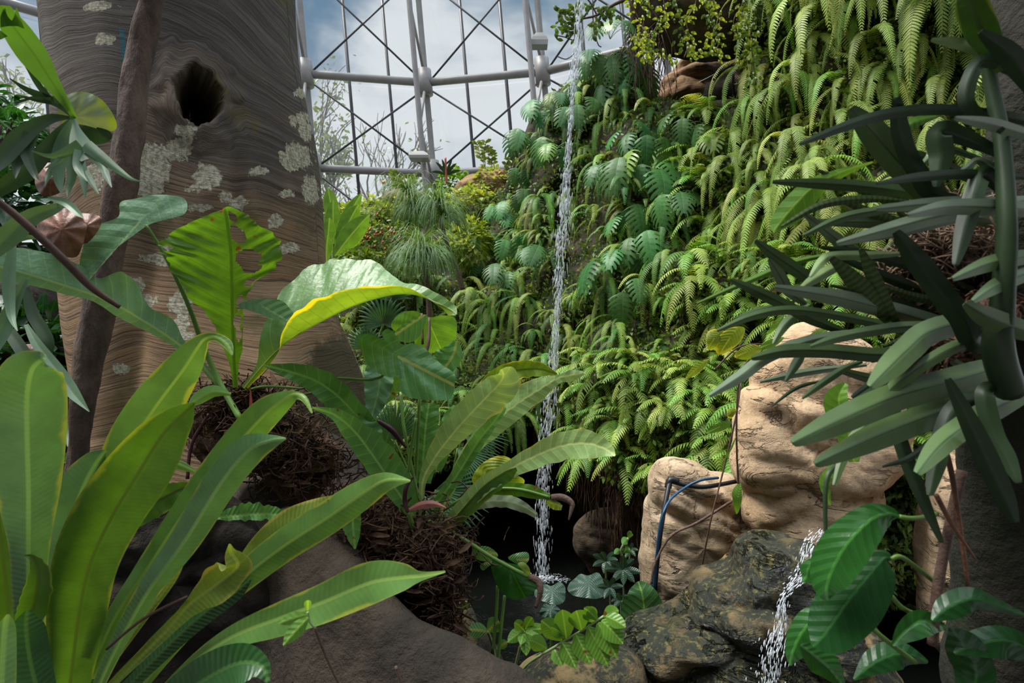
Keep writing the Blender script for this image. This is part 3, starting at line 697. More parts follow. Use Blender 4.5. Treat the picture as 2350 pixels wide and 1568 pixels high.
def scatter():
    r = random.Random(11); tries = 0
    while tries < 5200 and len(ferns) < 290:
        tries += 1; px = r.uniform(700, 2420); a, b = pl(SKY, px), pl(LIP, px); py = r.uniform(max(a+10, -170), b-5)
        if 1495 < px < 1700 and py < 245: continue
        if px > 1725 and py > 1080: continue
        if px < 1000 and py > 950: continue
        p = WP(px, py); md = .20 if px < 1720 else .23
        if px < 1100: md = .31
        if any((p-q).length < md for q in taken): continue
        if any(abs(px-m[0]) < 22 and abs(py-m[1]) < 22 for m in MONS): continue
        if px < 1500 and py < 450 and r.random() < .45: continue
        taken.append(p)
        if px > 1630 and py < 560: k, n, s, mt = LONG, r.randint(7, 10), r.uniform(.6, 1.0)*(1.2 if py < 150 else 1.), [1, 1, 1, 0]
        elif py > 800 and px > 1280: k, n, s, mt = LUSH, r.randint(9, 12), r.uniform(.7, 1.0), [0, 0, 1, 0]
        elif px < 1060: k, n, s, mt = r.choice((LUSH, MED)), r.randint(8, 12), r.uniform(.7, 1.05), [0, 1, 2, 0]
        elif px > 1560: k, n, s, mt = r.choice((MED, LUSH)), r.randint(8, 11), r.uniform(.75, 1.1), [0, 0, 1]
        else: k, n, s, mt = r.choice((MED, MED, LONG)), r.randint(7, 10), r.uniform(.6, .95), [0, 0, 1, 2]
        ferns.append(fern(px, py, k, n, s, mt, r))
scatter()
zone = [(0, 900, 'on the far bank just right of the trunk', 'banks'), (900, 1040, 'among the weeping trees on the far bank', 'w'), (1040, 1150, 'on the cliff beside the weeping trees', ''), (1150, 1250, 'close to the left of the waterfall', ''),
        (1250, 1330, 'directly behind the waterfall', ''), (1330, 1420, 'close to the right of the waterfall', ''), (1420, 1510, 'on the cliff below the hanging roots', ''), (1510, 1610, 'on the cliff under the brown rock', ''),
        (1610, 1710, 'on the cliff under the metal railing', ''), (1710, 1820, 'right of the dark rock overhang', ''), (1820, 1950, 'above the tan boulder', ''), (1950, 2100, 'behind the strap-leaved plant tips', ''), (2100, 2230, 'behind the strap-leaved plant middle', ''), (2230, 9999, 'behind the dark stem at right', '')]
ORD = ['topmost', 'second from top', 'third from top', 'fourth from top', 'fifth from top', 'sixth from top', 'seventh from top', 'eighth from top', 'ninth from top', 'tenth from top', 'eleventh from top', 'twelfth from top', 'thirteenth from top', 'fourteenth from top', 'fifteenth from top',
       'sixteenth from top', 'seventeenth from top', 'eighteenth from top', 'nineteenth from top', 'twentieth from top'] + ['%dth from top' % k for k in range(21, 40)]
def relabel(objs, word, group):
    for a, b, txt, _ in zone:
        col = sorted([o for o in objs if a <= o['_px'] < b], key=lambda o: o['_py'])
        for i, o in enumerate(col): o['label'] = '%s %s, %s' % (word(o), txt, ORD[i]); o['group'] = group
    for o in objs: del o['_px']; del o['_py']
def fword(o):
    if o['_px'] > 1630 and o['_py'] < 560: return 'long trailing yellow-green sword fern'
    if o['_py'] > 800: return 'bushy bright green fern'
    return 'drooping green sword fern'
relabel(ferns, fword, 'sword ferns on the cliff')

def monstera_mesh(L, W, lobes, seed):
    r = random.Random(seed); mb = MB()
    def wd(t): return W*.5*min(1, (t+.12)*3.2)**.7*max(0, 1-((t-.25)/.80)**2 if t > .25 else 1)**.6
    def pos(sd, t, a, y0):       # t along midrib, a 0..1 outward
        w = wd(t)*a; y = t*L+a*a*L*.12-a*L*.10*(1 if t < .2 else .2); z = -.42*(y/L)**2*L-.22*a*a*w+.10*w*(1-a)
        return Vector((sd*w, y, z))
    for sd in (-1, 1):
        for k in range(lobes):
            t0, t1 = k/lobes, (k+1)/lobes; V, UV, MM = [], [], []; na = 8; cut = .38+.12*r.random()
            for i in range(na+1):
                a = i/na; g = 0 if a < cut else .17+.12*(a-cut)
                tt0, tt1 = t0+(t1-t0)*g, t1-(t1-t0)*g*.9
                tm = (tt0+tt1)/2; half = (tt1-tt0)/2*(1 if a < .92 else .35)
                sw = a*.11
                for j in range(3):
                    t = tm+half*(j-1)+sw; V.append(tuple(pos(sd, min(1, t), a, 0))); UV.append((.5+.5*sd*a, t)); MM.append((wd(tm)*a+.0005, (j-1)*.5+1 if j != 1 else 1.0))
            mb.add(V, grid_faces(na+1, 3), UV, [(m[0], .0 if q % 3 == 1 else .5) for q, m in enumerate(MM)])
    o = mb.build('x', None, origin=(0, 0, 0)); me = o.data; bpy.data.objects.remove(o); return me
MONSM = protoset([monstera_mesh(.42, .40, 7, 1), monstera_mesh(.38, .34, 6, 2), monstera_mesh(.46, .44, 8, 3)], [M['monst'], M['monst_y']])
def stalk_mesh():
    mb = MB(); tube(mb, [(0, 0, 0), (0, .10, .12), (0, .24, .19), (0, .34, .17)], .006, n=5, sub=3); o = mb.build('x', M['stalk'], origin=(0, 0, 0)); me = o.data; bpy.data.objects.remove(o); return me
STK = stalk_mesh(); mons = []
def monstera(px, py, n, sc, r, lightp=.12, pos=None):
    p = pos or WP(px, py, .02); to = (CAM-p); to.z = 0; to.normalize(); rz = atan2(to.y, to.x)-pi/2
    t = thing('monstera', 'x', 'monstera', p); t['_px'] = px; t['_py'] = py
    for k in range(n):
        phi = 1.3*(2*(k+.5)/n-1)+r.uniform(-.25, .25)+.25; s = sc*r.uniform(.75, 1.15); up = r.uniform(-.45, .35)
        E = Matrix.Rotation(rz+phi, 4, 'Z') @ Matrix.Rotation(up, 4, 'X')
        st = child(STK, t, 'leaf_stalk', (0, 0, 0), E.to_euler(), s)
        end = E @ Vector((0, .34*s, .17*s))
        E2 = Matrix.Rotation(rz+phi*.6+r.uniform(-.3, .3), 4, 'Z') @ Matrix.Rotation(r.uniform(-1.25, -.45), 4, 'X') @ Matrix.Rotation(r.uniform(-.4, .4), 4, 'Y')
        child(r.choice(MONSM)[1 if r.random() < lightp else 0], t, 'leaf', end, E2.to_euler(), s)
    return t
rm = random.Random(5)
for m in MONS: mons.append(monstera(m[0], m[1], m[2], m[3]*.96, rm))
relabel(mons, lambda o: 'dark green monstera with split leaves', 'monsteras on the cliff')

# small creeping foliage covering the rock between the ferns
def creepers():
    r = random.Random(3); mb = MB()
    for _ in range(46000):
        px = r.uniform(640, 2450); a, b = pl(SKY, px), pl(LIP, px); py = r.uniform(max(a-6, -200), b+14)
        if noise.noise(Vector((px*.012, py*.012, 4))) < -.38: continue
        p = WP(px, min(py, b), r.uniform(.0, .10)); 
        if py > b: p.z -= (py-b)/F*p.y
        s = r.uniform(.014, .036); d = Vector((r.gauss(0, 1), r.gauss(0, .6)-.5, r.gauss(0, 1)-.6)).normalized(); x = d.cross(Vector((r.gauss(0, .5), -1, r.gauss(0, .5)))).normalized()
        mb.add([tuple(p), tuple(p+d*s+x*s*.5), tuple(p+d*s*2.2), tuple(p+d*s-x*s*.5)], [(0, 1, 2, 3)], None, [(.01, .5)]*4)
    tag(mb.build('creeping_foliage', M['creeper'], origin=(1.5, 5, 0)), 'small-leaved creeping greenery covering the cliff between the ferns', 'creeper', kind='stuff')
creepers()

# ---------------------------------------------------------------- boulders
def rock(name, label, outline, d, depth, mat, amp=.06, sc=2.2, c=None, sd=0, strata=.03, na=120, nr=80, cat='rock', group=None, back=.7, flat=.75):
    cx = c[0] if c else sum(p[0] for p in outline)/len(outline); cy_ = c[1] if c else sum(p[1] for p in outline)/len(outline)
    n = len(outline); pts = []
    for i in range(n):
        a, b, e, g = (outline[(i+k) % n] for k in (-1, 0, 1, 2))
        for q in range(10):
            u = q/10; pts.append([.5*((2*b[k])+(-a[k]+e[k])*u+(2*a[k]-5*b[k]+4*e[k]-g[k])*u*u+(-a[k]+3*b[k]-3*e[k]+g[k])*u**3) for k in (0, 1)])
    V = []; N = len(pts)
    for i in range(nr+1):
        ph = pi*i/nr; sp = sin(ph)**.62; cp = cos(ph)
        for p in pts:
            dx, dy = (p[0]-cx)*sp, (p[1]-cy_)*sp; dd = d-depth*(abs(cp)**flat)*(1 if cp > 0 else -back)
            q = P(cx+dx, cy_+dy, d); q = Vector((q.x*(1+(dd-d)*.0), dd, q.z)); q.x += (q.x-0)*(0)
            k = dd/d; q.x *= k*.5+.5; q.z = CZ+(q.z-CZ)*(k*.5+.5)
            nn = Vector((dx, -abs(cp)*200, -dy)).normalized()
            lay = noise.noise(Vector((q.x*.7+sd, q.y*.7, q.z*7+q.x*1.5)))
            qq = Vector((q.x, q.y, q.z*1.7+q.x*.35))*sc+Vector((sd, 0, 0)); f = amp*(1.5*abs(noise.noise(qq))**.8-.5)*1.4+amp*.55*(abs(noise.noise(qq*2.3))-.25)+amp*.25*noise.fractal(q*sc*3, 1, 2.1, 5)+strata*lay
            edge = 1-.5*max(0, (sp-.85)/.15)
            V.append(tuple(q+nn*f*edge))
    mb = MB(); mb.add(V, grid_faces(nr+1, N, wrap=True)); o = mb.build(name, mat); return tag(o, label, cat, group)
rock('boulder', 'big tan boulder with horizontal cracks below the strap-leaved plant', [(1790, 765), (1850, 735), (1950, 760), (2040, 850), (2060, 950), (2040, 1050), (2010, 1150), (1985, 1300), (1860, 1370), (1760, 1330), (1712, 1190), (1700, 1120), (1686, 1040), (1690, 960), (1712, 880), (1735, 830)], 3.15, .38, M['rock_tan'], .085, 1.9, (1865, 1010))
rock('boulder', 'smaller layered tan boulder with a black pipe running down it', [(1520, 1052), (1570, 1048), (1625, 1090), (1690, 1110), (1740, 1180), (1760, 1330), (1700, 1480), (1560, 1500), (1480, 1440), (1468, 1300), (1480, 1200), (1484, 1110)], 3.45, .30, M['rock_tan2'], .06, 2.6, (1600, 1240), sd=5, strata=.05)
rock('boulder', 'wet dark boulder streaked with algae under the big tan boulder', [(1700, 1235), (1800, 1225), (1890, 1270), (1960, 1330), (2010, 1450), (2030, 1620), (1700, 1700), (1450, 1700), (1400, 1600), (1405, 1480), (1440, 1425), (1520, 1405), (1570, 1385), (1600, 1330), (1660, 1290)], 2.55, .42, M['rock_wet'], .11, 2.4, (1720, 1470), sd=9, strata=.06)
rock('boulder', 'mossy stone ledge at the bottom behind the leafy branch', [(1180, 1555), (1250, 1500), (1340, 1470), (1420, 1470), (1480, 1520), (1500, 1640), (1150, 1680)], 2.3, .3, M['rock_wet'], .06, 3., (1330, 1580), sd=3)
rock('boulder', 'yellowish mossy stone at the root ball above the dark pool', [(1045, 1375), (1075, 1385), (1095, 1430), (1105, 1490), (1130, 1560), (1060, 1580), (1020, 1480), (1020, 1400)], 2.3, .14, M['rock_wet'], .03, 4., sd=2)
rock('boulder', 'shaded tan boulder behind the stems at right edge', [(2120, 1150), (2170, 1000), (2250, 930), (2330, 960), (2360, 1120), (2340, 1420), (2250, 1560), (2150, 1500), (2105, 1330)], 2.9, .3, M['rock_tan2'], .07, 2.6, sd=7, strata=.05)
rock('rock_overhang', 'huge dark rock overhang jutting in above the railing', [(1430, -260), (1800, -260), (1830, -60), (1780, 80), (1700, 138), (1620, 140), (1540, 118), (1485, 80), (1445, 20), (1425, -60)], 6.4, .8, M['rock_dark'], .2, 1.1, (1620, -60), sd=12)
rock('boulder', 'rounded brown rock under the dark overhang', [(1505, 215), (1530, 170), (1560, 140), (1610, 125), (1680, 130), (1730, 180), (1720, 260), (1600, 270), (1500, 260)], 7.6, .5, M['rock_brown'], .1, 1.6, sd=13)
rock('rock_planter', 'pale rock planter on the far bank beside the lone column', [(1045, 425), (1090, 400), (1150, 392), (1195, 405), (1200, 470), (1130, 490), (1050, 480)], 9.0, .5, M['rock_brown'], .09, 1.8, sd=14)
rock('rock_planter', 'small tan rock planter on the far bank holding a thin plant', [(880, 450), (900, 437), (950, 436), (985, 450), (990, 490), (930, 505), (880, 490)], 9.2, .4, M['rock_brown'], .07, 2., sd=15)
rock('boulder', 'dark rock at the back of the pool cave', [(1330, 1200), (1400, 1170), (1500, 1180), (1540, 1260), (1500, 1340), (1380, 1330), (1320, 1270)], 5.4, .3, M['rock_dark'], .1, 2., sd=16)

# ---------------------------------------------------------------- waterfall and cascades
def falls(name, label, path, width, nd_, seed, ls=(.02, .09), grp=None):
    r = random.Random(seed); mb = MB()
    for _ in range(nd_):
        t = r.random()
        q = cr(path, t); c = P(*q[:3]); w = width(t)
        c += Vector((r.gauss(0, 1)*w, r.gauss(0, 1)*w*.8, 0)); q2 = cr(path, min(1, t+.02)); T = (P(*q2[:3])-P(*q[:3])); 
        if T.length < 1e-5: T = Vector((0, 0, -1))
        T.normalize(); T += Vector((r.gauss(0, .06), r.gauss(0, .06), 0)); l = r.uniform(*ls)*(.5+.8*r.random()); rad = r.uniform(.0018, .005)*(.55 if q[2] < 3 else 1)
        tube(mb, [c, c+T*l*.5, c+T*l], [rad*.3, rad, rad*.4], n=4, sub=1)
    return tag(mb.build(name, M['fall']), label, 'waterfall', grp, 'stuff')
falls('waterfall', 'thin tall stream of falling water in front of the ferns', [(1337, -60, 5.35), (1325, 90, 5.3), (1316, 200, 5.25), (1306, 330, 5.2), (1297, 450, 5.18), (1288, 570, 5.15), (1279, 700, 5.1), (1270, 830, 5.1), (1258, 960, 5.1), (1250, 1080, 5.1), (1246, 1200, 5.1), (1244, 1330, 5.1)], lambda t: .016+.026*t+.010*sin(t*19), 2300, 1)
falls('water_splash', 'white splash where the waterfall hits the pool', [(1200, 1335, 5.1), (1240, 1325, 5.0), (1290, 1330, 5.1)], lambda t: .05, 320, 2, (.008, .03))
falls('small_cascade', 'white water spilling over the wet boulder', [(1900, 1215, 2.25), (1870, 1250, 2.2), (1850, 1310, 2.15), (1800, 1370, 2.1), (1790, 1440, 2.08), (1775, 1500, 2.05), (1765, 1580, 2.05)], lambda t: .020+.010*sin(9*t), 650, 3, (.008, .03))

# hanging roots below the cliff lip
def roots():
    r = random.Random(8); mb = MB()
    for _ in range(170):
        px = r.choice((r.uniform(1290, 1500), r.gauss(1420, 40))); py = pl(LIP, px)-r.uniform(0, 40); p = WP(px, py, .05); L = r.uniform(.15, .75)
        pts = [p]; q = p.copy()
        for k in range(4): q = q+Vector((r.gauss(0, .02), r.gauss(0, .02), -L/4)); pts.append(q.copy())
        tube(mb, pts, r.uniform(.002, .005), n=3, sub=2)
    for _ in range(260):
        px = r.uniform(1180, 1640); py = r.uniform(420, 1000); p = WP(px, py, .06); L = r.uniform(.2, .6); pts = [p]; q = p.copy()
        for k in range(3): q = q+Vector((r.gauss(0, .03), r.gauss(0, .02), -L/3)); pts.append(q.copy())
        tube(mb, pts, r.uniform(.002, .005), n=3, sub=2)
    tag(mb.build('hanging_roots', M['fibre'], origin=(1, 5, 0)), 'thin brown roots hanging from the cliff over the dark pool', 'roots', kind='stuff')
roots()
# pipe and tube on the layered boulder
t = thing('irrigation_pipe', 'black irrigation pipe with an elbow running down the layered boulder', 'pipe', P(1503, 1355, 2.98))
mb = MB(); pxtube(mb, [(1503, 1352, 2.98), (1508, 1290, 2.95), (1516, 1220, 2.95), (1526, 1160, 3.0), (1537, 1104, 3.08)], 5.5, n=10); mb.build('down_pipe', M['hose_black'], t)
mb = MB(); pxtube(mb, [(1537, 1104, 3.08), (1570, 1113, 3.08), (1610, 1118, 3.08), (1650, 1113, 3.1), (1690, 1105, 3.15)], 5, n=10); mb.build('top_hose', M['hose_black'], t)
mb = MB(); pxtube(mb, [(1533, 1120, 3.07), (1538, 1102, 3.08), (1556, 1106, 3.08)], 8, n=10); mb.build('elbow', M['hose_black'], t)
mb = MB(); pxtube(mb, [(1501, 1355, 2.96), (1506, 1290, 2.93), (1516, 1200, 2.92), (1536, 1150, 2.98), (1575, 1118, 3.05), (1610, 1102, 3.05), (1648, 1097, 3.1)], 3, n=8)
tag(mb.build('water_tube', M['hose_blue']), 'thin blue tube following the black pipe on the layered boulder', 'tube')
# railing in the gap
t = thing('railing', 'grey metal railing with mesh panel below the dark overhang', 'railing', P(1640, 220, 7.0))
mb = MB(); pxtube(mb, [(1575, 205, 7.2), (1640, 172, 7.0), (1710, 132, 6.8)], 2.8, n=6); mb.build('top_rail', M['rail'], t)
for q in ((1600, 7.12, 193), (1683, 6.88, 148)):
    mb = MB(); pxtube(mb, [(q[0], q[2], q[1]), (q[0], q[2]+70, q[1])], 3, n=6, sub=1); mb.build('post', M['rail'], t)
mb = MB()
for k in range(34):
    x = 1590+k*3.6; dd = 7.15-k*.011; y = 200-(x-1590)*.54
    for s in (-1, 1): pxtube(mb, [(x, y+8, dd), (x+s*34, y+8+52-(s*34)*.54, dd)], .55, n=3, sub=1)
mb.build('mesh_panel', M['rail'], t)

# ---------------------------------------------------------------- foreground: strap-leaved fern at lower left
def leafpart(parent, mat, name, st, **k):
    mb = MB(); blade(mb, st, **k); return mb.build(name, M[mat], parent)
def S_(pts, d0, d1):
    n = len(pts)-1; return [(p[0], p[1], d0+(d1-d0)*i/n, p[2], p[3]) + tuple(p[4:]) for i, p in enumerate(pts)]
t = thing('birds_nest_fern', 'large strap-leaved fern with long broad fronds filling the lower left corner', 'fern', P(190, 1640, 1.35))
kw = dict(na=44, nc=6, vs=.013, vk=.5, crin=.004)
leafpart(t, 'strap_b', 'frond', S_([(80, 1600, 18, 18), (72, 1480, 22, 26), (66, 1380, 28, 30), (65, 1250, 34, 40), (65, 1120, 55, 60), (62, 1000, 64, 72), (62, 910, 60, 72), (72, 852, 52, 56), (92, 828, 26, 30), (104, 826, 3, 6)], 1.35, 1.12), fold=-.18, wave=.07, wf=3, **kw)
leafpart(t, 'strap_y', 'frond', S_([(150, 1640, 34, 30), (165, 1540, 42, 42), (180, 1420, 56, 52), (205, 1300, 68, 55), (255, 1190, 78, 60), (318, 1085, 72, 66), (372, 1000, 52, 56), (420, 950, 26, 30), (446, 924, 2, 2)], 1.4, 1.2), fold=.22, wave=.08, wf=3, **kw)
leafpart(t, 'strap', 'frond', S_([(170, 1500, 20, 20), (200, 1250, 30, 30), (245, 1120, 34, 40), (300, 1020, 50, 56), (360, 930, 52, 52), (420, 850, 42, 36), (452, 800, 26, 22), (470, 778, 14, 12), (495, 774, 10, 9), (520, 790, 12, 9), (533, 815, 2, 2)], 1.5, 1.42), fold=-.15, wave=.1, wf=3, **kw)
leafpart(t, 'strap_b', 'frond', S_([(120, 1580, 14, 18), (122, 1450, 16, 24), (130, 1330, 22, 34), (155, 1220, 36, 34), (190, 1120, 46, 30), (222, 1060, 30, 16), (242, 1034, 3, 3)], 1.48, 1.46), fold=-.2, wave=.08, **kw)
leafpart(t, 'strap', 'frond', S_([(200, 1560, 14, 14), (262, 1420, 20, 20), (335, 1310, 25, 24), (400, 1210, 28, 27), (470, 1110, 32, 32), (545, 1020, 37, 36), (610, 950, 36, 33), (655, 915, 18, 22), (680, 905, 6, 12), (700, 916, 6, 8), (716, 948, 2, 2)], 1.5, 1.35), fold=-.25, wave=.06, **kw)
leafpart(t, 'strap_b', 'frond', S_([(215, 1600, 12, 12), (255, 1510, 16, 16), (300, 1425, 22, 20), (345, 1350, 27, 25), (425, 1240, 34, 34), (510, 1105, 40, 38), (570, 1035, 36, 36), (620, 1012, 14, 20), (656, 1007, 2, 2)], 1.42, 1.28), fold=-.28, wave=.05, **kw)
leafpart(t, 'strap', 'frond', S_([(330, 1570, 12, 12), (420, 1455, 20, 20), (520, 1358, 30, 30), (640, 1262, 38, 36), (750, 1190, 38, 38), (830, 1135, 32, 34), (885, 1103, 18, 24), (942, 1104, 2, 2)], 1.4, 1.25), fold=-.22, wave=.05, **kw)
leafpart(t, 'strap_o', 'frond', S_([(540, 1310, 8, 8), (590, 1262, 26, 24), (660, 1205, 34, 26), (740, 1170, 28, 22), (800, 1140, 6, 8)], 1.52, 1.45), fold=-.2, wave=.08, **kw)
leafpart(t, 'strap', 'frond', S_([(380, 1580, 10, 10), (460, 1508, 16, 16), (540, 1458, 24, 26), (640, 1420, 34, 38), (740, 1383, 40, 44), (850, 1338, 46, 46), (930, 1325, 30, 28), (965, 1322, 10, 12), (1022, 1312, 2, 2)], 1.2, 1.1), fold=.16, wave=.07, **kw)
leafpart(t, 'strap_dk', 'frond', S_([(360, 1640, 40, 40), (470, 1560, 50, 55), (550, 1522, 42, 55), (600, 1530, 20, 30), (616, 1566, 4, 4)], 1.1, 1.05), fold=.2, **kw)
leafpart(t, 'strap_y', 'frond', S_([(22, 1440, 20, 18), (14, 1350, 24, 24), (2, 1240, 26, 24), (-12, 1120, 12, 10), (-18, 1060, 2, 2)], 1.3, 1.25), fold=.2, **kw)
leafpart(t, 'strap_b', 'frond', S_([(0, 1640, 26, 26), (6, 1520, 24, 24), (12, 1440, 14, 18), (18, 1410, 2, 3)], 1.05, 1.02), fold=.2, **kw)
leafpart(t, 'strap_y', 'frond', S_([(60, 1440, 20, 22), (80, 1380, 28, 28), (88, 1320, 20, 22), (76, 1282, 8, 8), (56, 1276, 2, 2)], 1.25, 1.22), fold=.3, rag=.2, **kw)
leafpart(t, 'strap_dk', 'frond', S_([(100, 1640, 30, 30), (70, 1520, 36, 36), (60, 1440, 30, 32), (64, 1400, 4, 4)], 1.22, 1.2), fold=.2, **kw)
leafpart(t, 'strap_o', 'frond', S_([(250, 1580, 10, 8), (380, 1450, 14, 14), (440, 1385, 14, 26), (500, 1340, 40, 40), (545, 1300, 40, 30), (530, 1268, 14, 12), (527, 1248, 2, 2)], 1.3, 1.22), fold=.35, wave=.12, rag=.15, **kw)
leafpart(t, 'strap_dk', 'frond', S_([(270, 1600, 14, 14), (400, 1470, 20, 22), (480, 1400, 20, 24), (540, 1360, 16, 18), (575, 1330, 3, 3)], 1.36, 1.34), fold=-.3, **kw)
leafpart(t, 'strap_o', 'frond', S_([(230, 1560, 5, 5), (330, 1420, 8, 8), (400, 1320, 10, 10), (430, 1240, 3, 3)], 1.46, 1.5), fold=-.3, **kw)
leafpart(t, 'strap_o', 'frond', S_([(190, 1500, 8, 8), (205, 1420, 14, 12), (215, 1370, 10, 12), (218, 1350, 2, 2)], 1.38, 1.36), fold=-.3, **kw)
leafpart(t, 'strap_y', 'frond', S_([(290, 1215, 10, 10), (340, 1165, 26, 30), (400, 1130, 24, 26), (445, 1112, 4, 5)], 1.62, 1.6), fold=.2, wave=.15, rag=.2, **kw)
leafpart(t, 'anth', 'frond', S_([(500, 1188, 6, 6), (560, 1182, 26, 12), (620, 1180, 20, 12), (695, 1188, 4, 6)], 1.7, 1.75), fold=.2, wave=.2, rag=.5, **kw)
leafpart(t, 'strap_dk', 'frond', S_([(120, 1640, 20, 20), (210, 1530, 26, 26), (300, 1380, 30, 30), (360, 1270, 26, 26), (400, 1180, 4, 4)], 1.58, 1.6), fold=-.2, **kw)
leafpart(t, 'strap_dk', 'frond', S_([(60, 1640, 26, 26), (110, 1500, 26, 26), (150, 1400, 26, 26), (150, 1300, 10, 10)], 1.56, 1.6), fold=-.2, **kw)
t = thing('birds_nest_fern', 'pale green young leaf tip hanging below the trunk plant', 'leaf', P(560, 920, 1.8))
leafpart(t, 'strap', 'frond', S_([(432, 935, 3, 3), (455, 915, 14, 14), (490, 900, 16, 12), (530, 905, 3, 3)], 1.75, 1.8), fold=-.3)
leafpart(t, 'strap', 'frond', S_([(370, 1082, 2, 2), (405, 1066, 10, 12), (450, 1084, 3, 3)], 1.75, 1.8), fold=-.3)

# ---------------------------------------------------------------- anthurium on the trunk foot
t = thing('anthurium', 'broad-leaved anthurium with an upright torn leaf rooted against the giant trunk', 'plant', P(545, 905, 2.0))
mb = MB(); blade(mb, S_([(541, 890, 5, 5), (538, 845, 8, 8), (536, 800, 20, 18), (534, 755, 34, 20), (533, 715, 58, 24), (532, 665, 98, 36), (531, 620, 122, 78), (530, 580, 137, 118), (526, 545, 120, 92), (521, 510, 78, 58), (516, 484, 22, 26), (513, 478, 2, 2)], 1.95, 1.85), na=90, nc=22, fold=.12, wave=.07, wf=5, vs=.042, vk=.55, rag=.17, crin=.035,
      holes=[(-.20, .745, .16, .06), (-.34, .61, .26, .045), (-.46, .56, .22, .03), (-.30, .855, .16, .045), (-.60, .40, .30, .03), (-.45, .31, .38, .04), (-.6, .245, .3, .03), (-.78, .49, .2, .025), (.93, .66, .12, .03)])
mb.build('leaf', M['anth_back'], t)
mb = MB(); blade(mb, S_([(560, 892, 6, 6), (600, 843, 12, 10), (642, 800, 55, 4, 0, .02), (690, 766, 118, -22, -.16, .10), (745, 735, 132, -42, -.2, .14), (800, 708, 112, -44, -.2, .14), (850, 690, 80, -36, -.16, .12), (905, 677, 30, -24, -.08, .1), (955, 678, 26, -12, -.02, .06), (1005, 697, 20, 4), (1035, 712, 14, 12), (1047, 722, 3, 3)], 1.95, 1.75), na=70, nc=10, wave=.06, wf=5, vs=.045, vk=.6, rag=.12, crin=.05)
o = mb.build('leaf', M['anth_yel'], t); o['label'] = 'long arching leaf with yellow edges'
o.data.materials.append(leaf_mat('anthurium_pale_green', (.17, .33, .11), (.34, .48, .20), .005, .06, rough=.36, trans=.3, quilt=.7, edge=(.42, .45, .10), ew=-.06, var=.2))
for i, p in enumerate(o.data.polygons):
    if i % 20 >= 10: p.material_index = 1
mb = MB(); fan_leaf(mb, (600, 702, 1.9), [(545, 702), (580, 688), (625, 687), (650, 692), (672, 718), (677, 732), (688, 752), (678, 755), (655, 738), (620, 730), (590, 718)], 6, dome=-.02); mb.build('leaf', M['anth_blue'], t)
mb = MB(); blade(mb, S_([(545, 905, 5, 5), (500, 880, 6, 6), (450, 822, 8, 8), (412, 792, 10, 14), (370, 762, 14, 36), (315, 728, 20, 34), (282, 708, 22, 62), (240, 688, 16, 72), (205, 674, 14, 40), (150, 656, 20, 58), (80, 634, 22, 64), (0, 612, 32, 46), (-70, 600, 4, 4)], 2.0, 1.65), na=70, nc=9, fold=-.25, wave=.09, wf=5, vs=.045, vk=.6, rag=.08, crin=.03); mb.build('leaf', M['anth_blue'], t)
mb = MB(); fan_leaf(mb, (322, 507, 1.8), [(430, 470), (422, 492), (385, 503), (342, 516), (300, 545), (268, 568), (225, 598), (205, 625), (194, 656), (184, 640), (183, 600), (192, 560), (192, 526), (235, 512), (272, 497), (276, 465), (310, 456), (360, 447), (415, 452)], 8, tilt=(.1, -.25), dome=.05, ripple=.008, rf=11, nv=8); mb.build('leaf', M['anth_blue'], t)['label'] = 'blue-green heart-shaped leaf on a long stalk'
mb = MB(); fan_leaf(mb, (205, 590, 1.86), [(238, 580), (225, 600), (208, 625), (196, 656), (186, 640), (184, 605), (200, 590)], 3); mb.build('leaf', M['strap_y'], t)
mb = MB(); pxtube(mb, [(335, 516, 1.8), (372, 575, 1.83), (405, 640, 1.86), (436, 710, 1.9), (465, 790, 1.94), (505, 880, 1.95), (555, 968, 1.9)], [3.5, 4, 4.5, 5, 5.5, 6.5, 7]); mb.build('leaf_stalk', M['stalk'], t)
for q in ([(560, 900, 1.97), (600, 888, 1.95), (660, 889, 1.9), (690, 893, 1.9)], [(700, 905, 1.9), (745, 898, 1.9), (770, 905, 1.9)]):
    mb = MB(); pxtube(mb, q, 3); mb.build('leaf_stalk', M['stalk'], t)
mb = MB(); blade(mb, S_([(575, 990, 3, 3), (576, 940, 4, 4), (575, 895, 1, 1)], 1.9, 1.9)); mb.build('bud', M['red'], t)['label'] = 'pointed red bud sheath'

# second anthurium on the root ball
t = thing('anthurium', 'large anthurium with many pale broad leaves on the root ball above the pool', 'plant', P(985, 1240, 2.0))
def AL(mat, pts, d0, d1, **k):
    k.setdefault('vs', .04); k.setdefault('vk', .6); k.setdefault('na', 50); k.setdefault('nc', 8); k.setdefault('wave', .11); k.setdefault('crin', .04); k.setdefault('rag', .13); k.setdefault('fold', -.12)
    mb = MB(); blade(mb, S_(pts, d0, d1), **k); return mb.build('leaf', M[mat], t)
AL('anth', [(900, 1040, 20, 16), (860, 1000, 44, 24), (815, 950, 40, 26), (770, 905, 36, 30), (720, 872, 26, 30), (660, 852, 16, 18), (604, 838, 2, 2)], 1.95, 1.8, fold=.2)
AL('anth', [(978, 1240, 4, 4), (950, 1185, 12, 18), (905, 1118, 24, 42), (860, 1052, 30, 44), (815, 992, 28, 30), (768, 953, 12, 16), (716, 936, 2, 2)], 1.95, 1.7, fold=.2)
AL('heartleaf', [(790, 940, 4, 4), (820, 965, 26, 10), (852, 1000, 28, 10), (878, 1030, 4, 4)], 1.9, 1.9)
AL('anth_pale', [(982, 1232, 4, 4), (968, 1120, 7, 7), (995, 1055, 20, 16), (1040, 995, 34, 28), (1080, 950, 38, 36), (1120, 908, 36, 46), (1145, 882, 28, 46), (1155, 862, 16, 36), (1150, 848, 3, 12)], 2.0, 1.85)
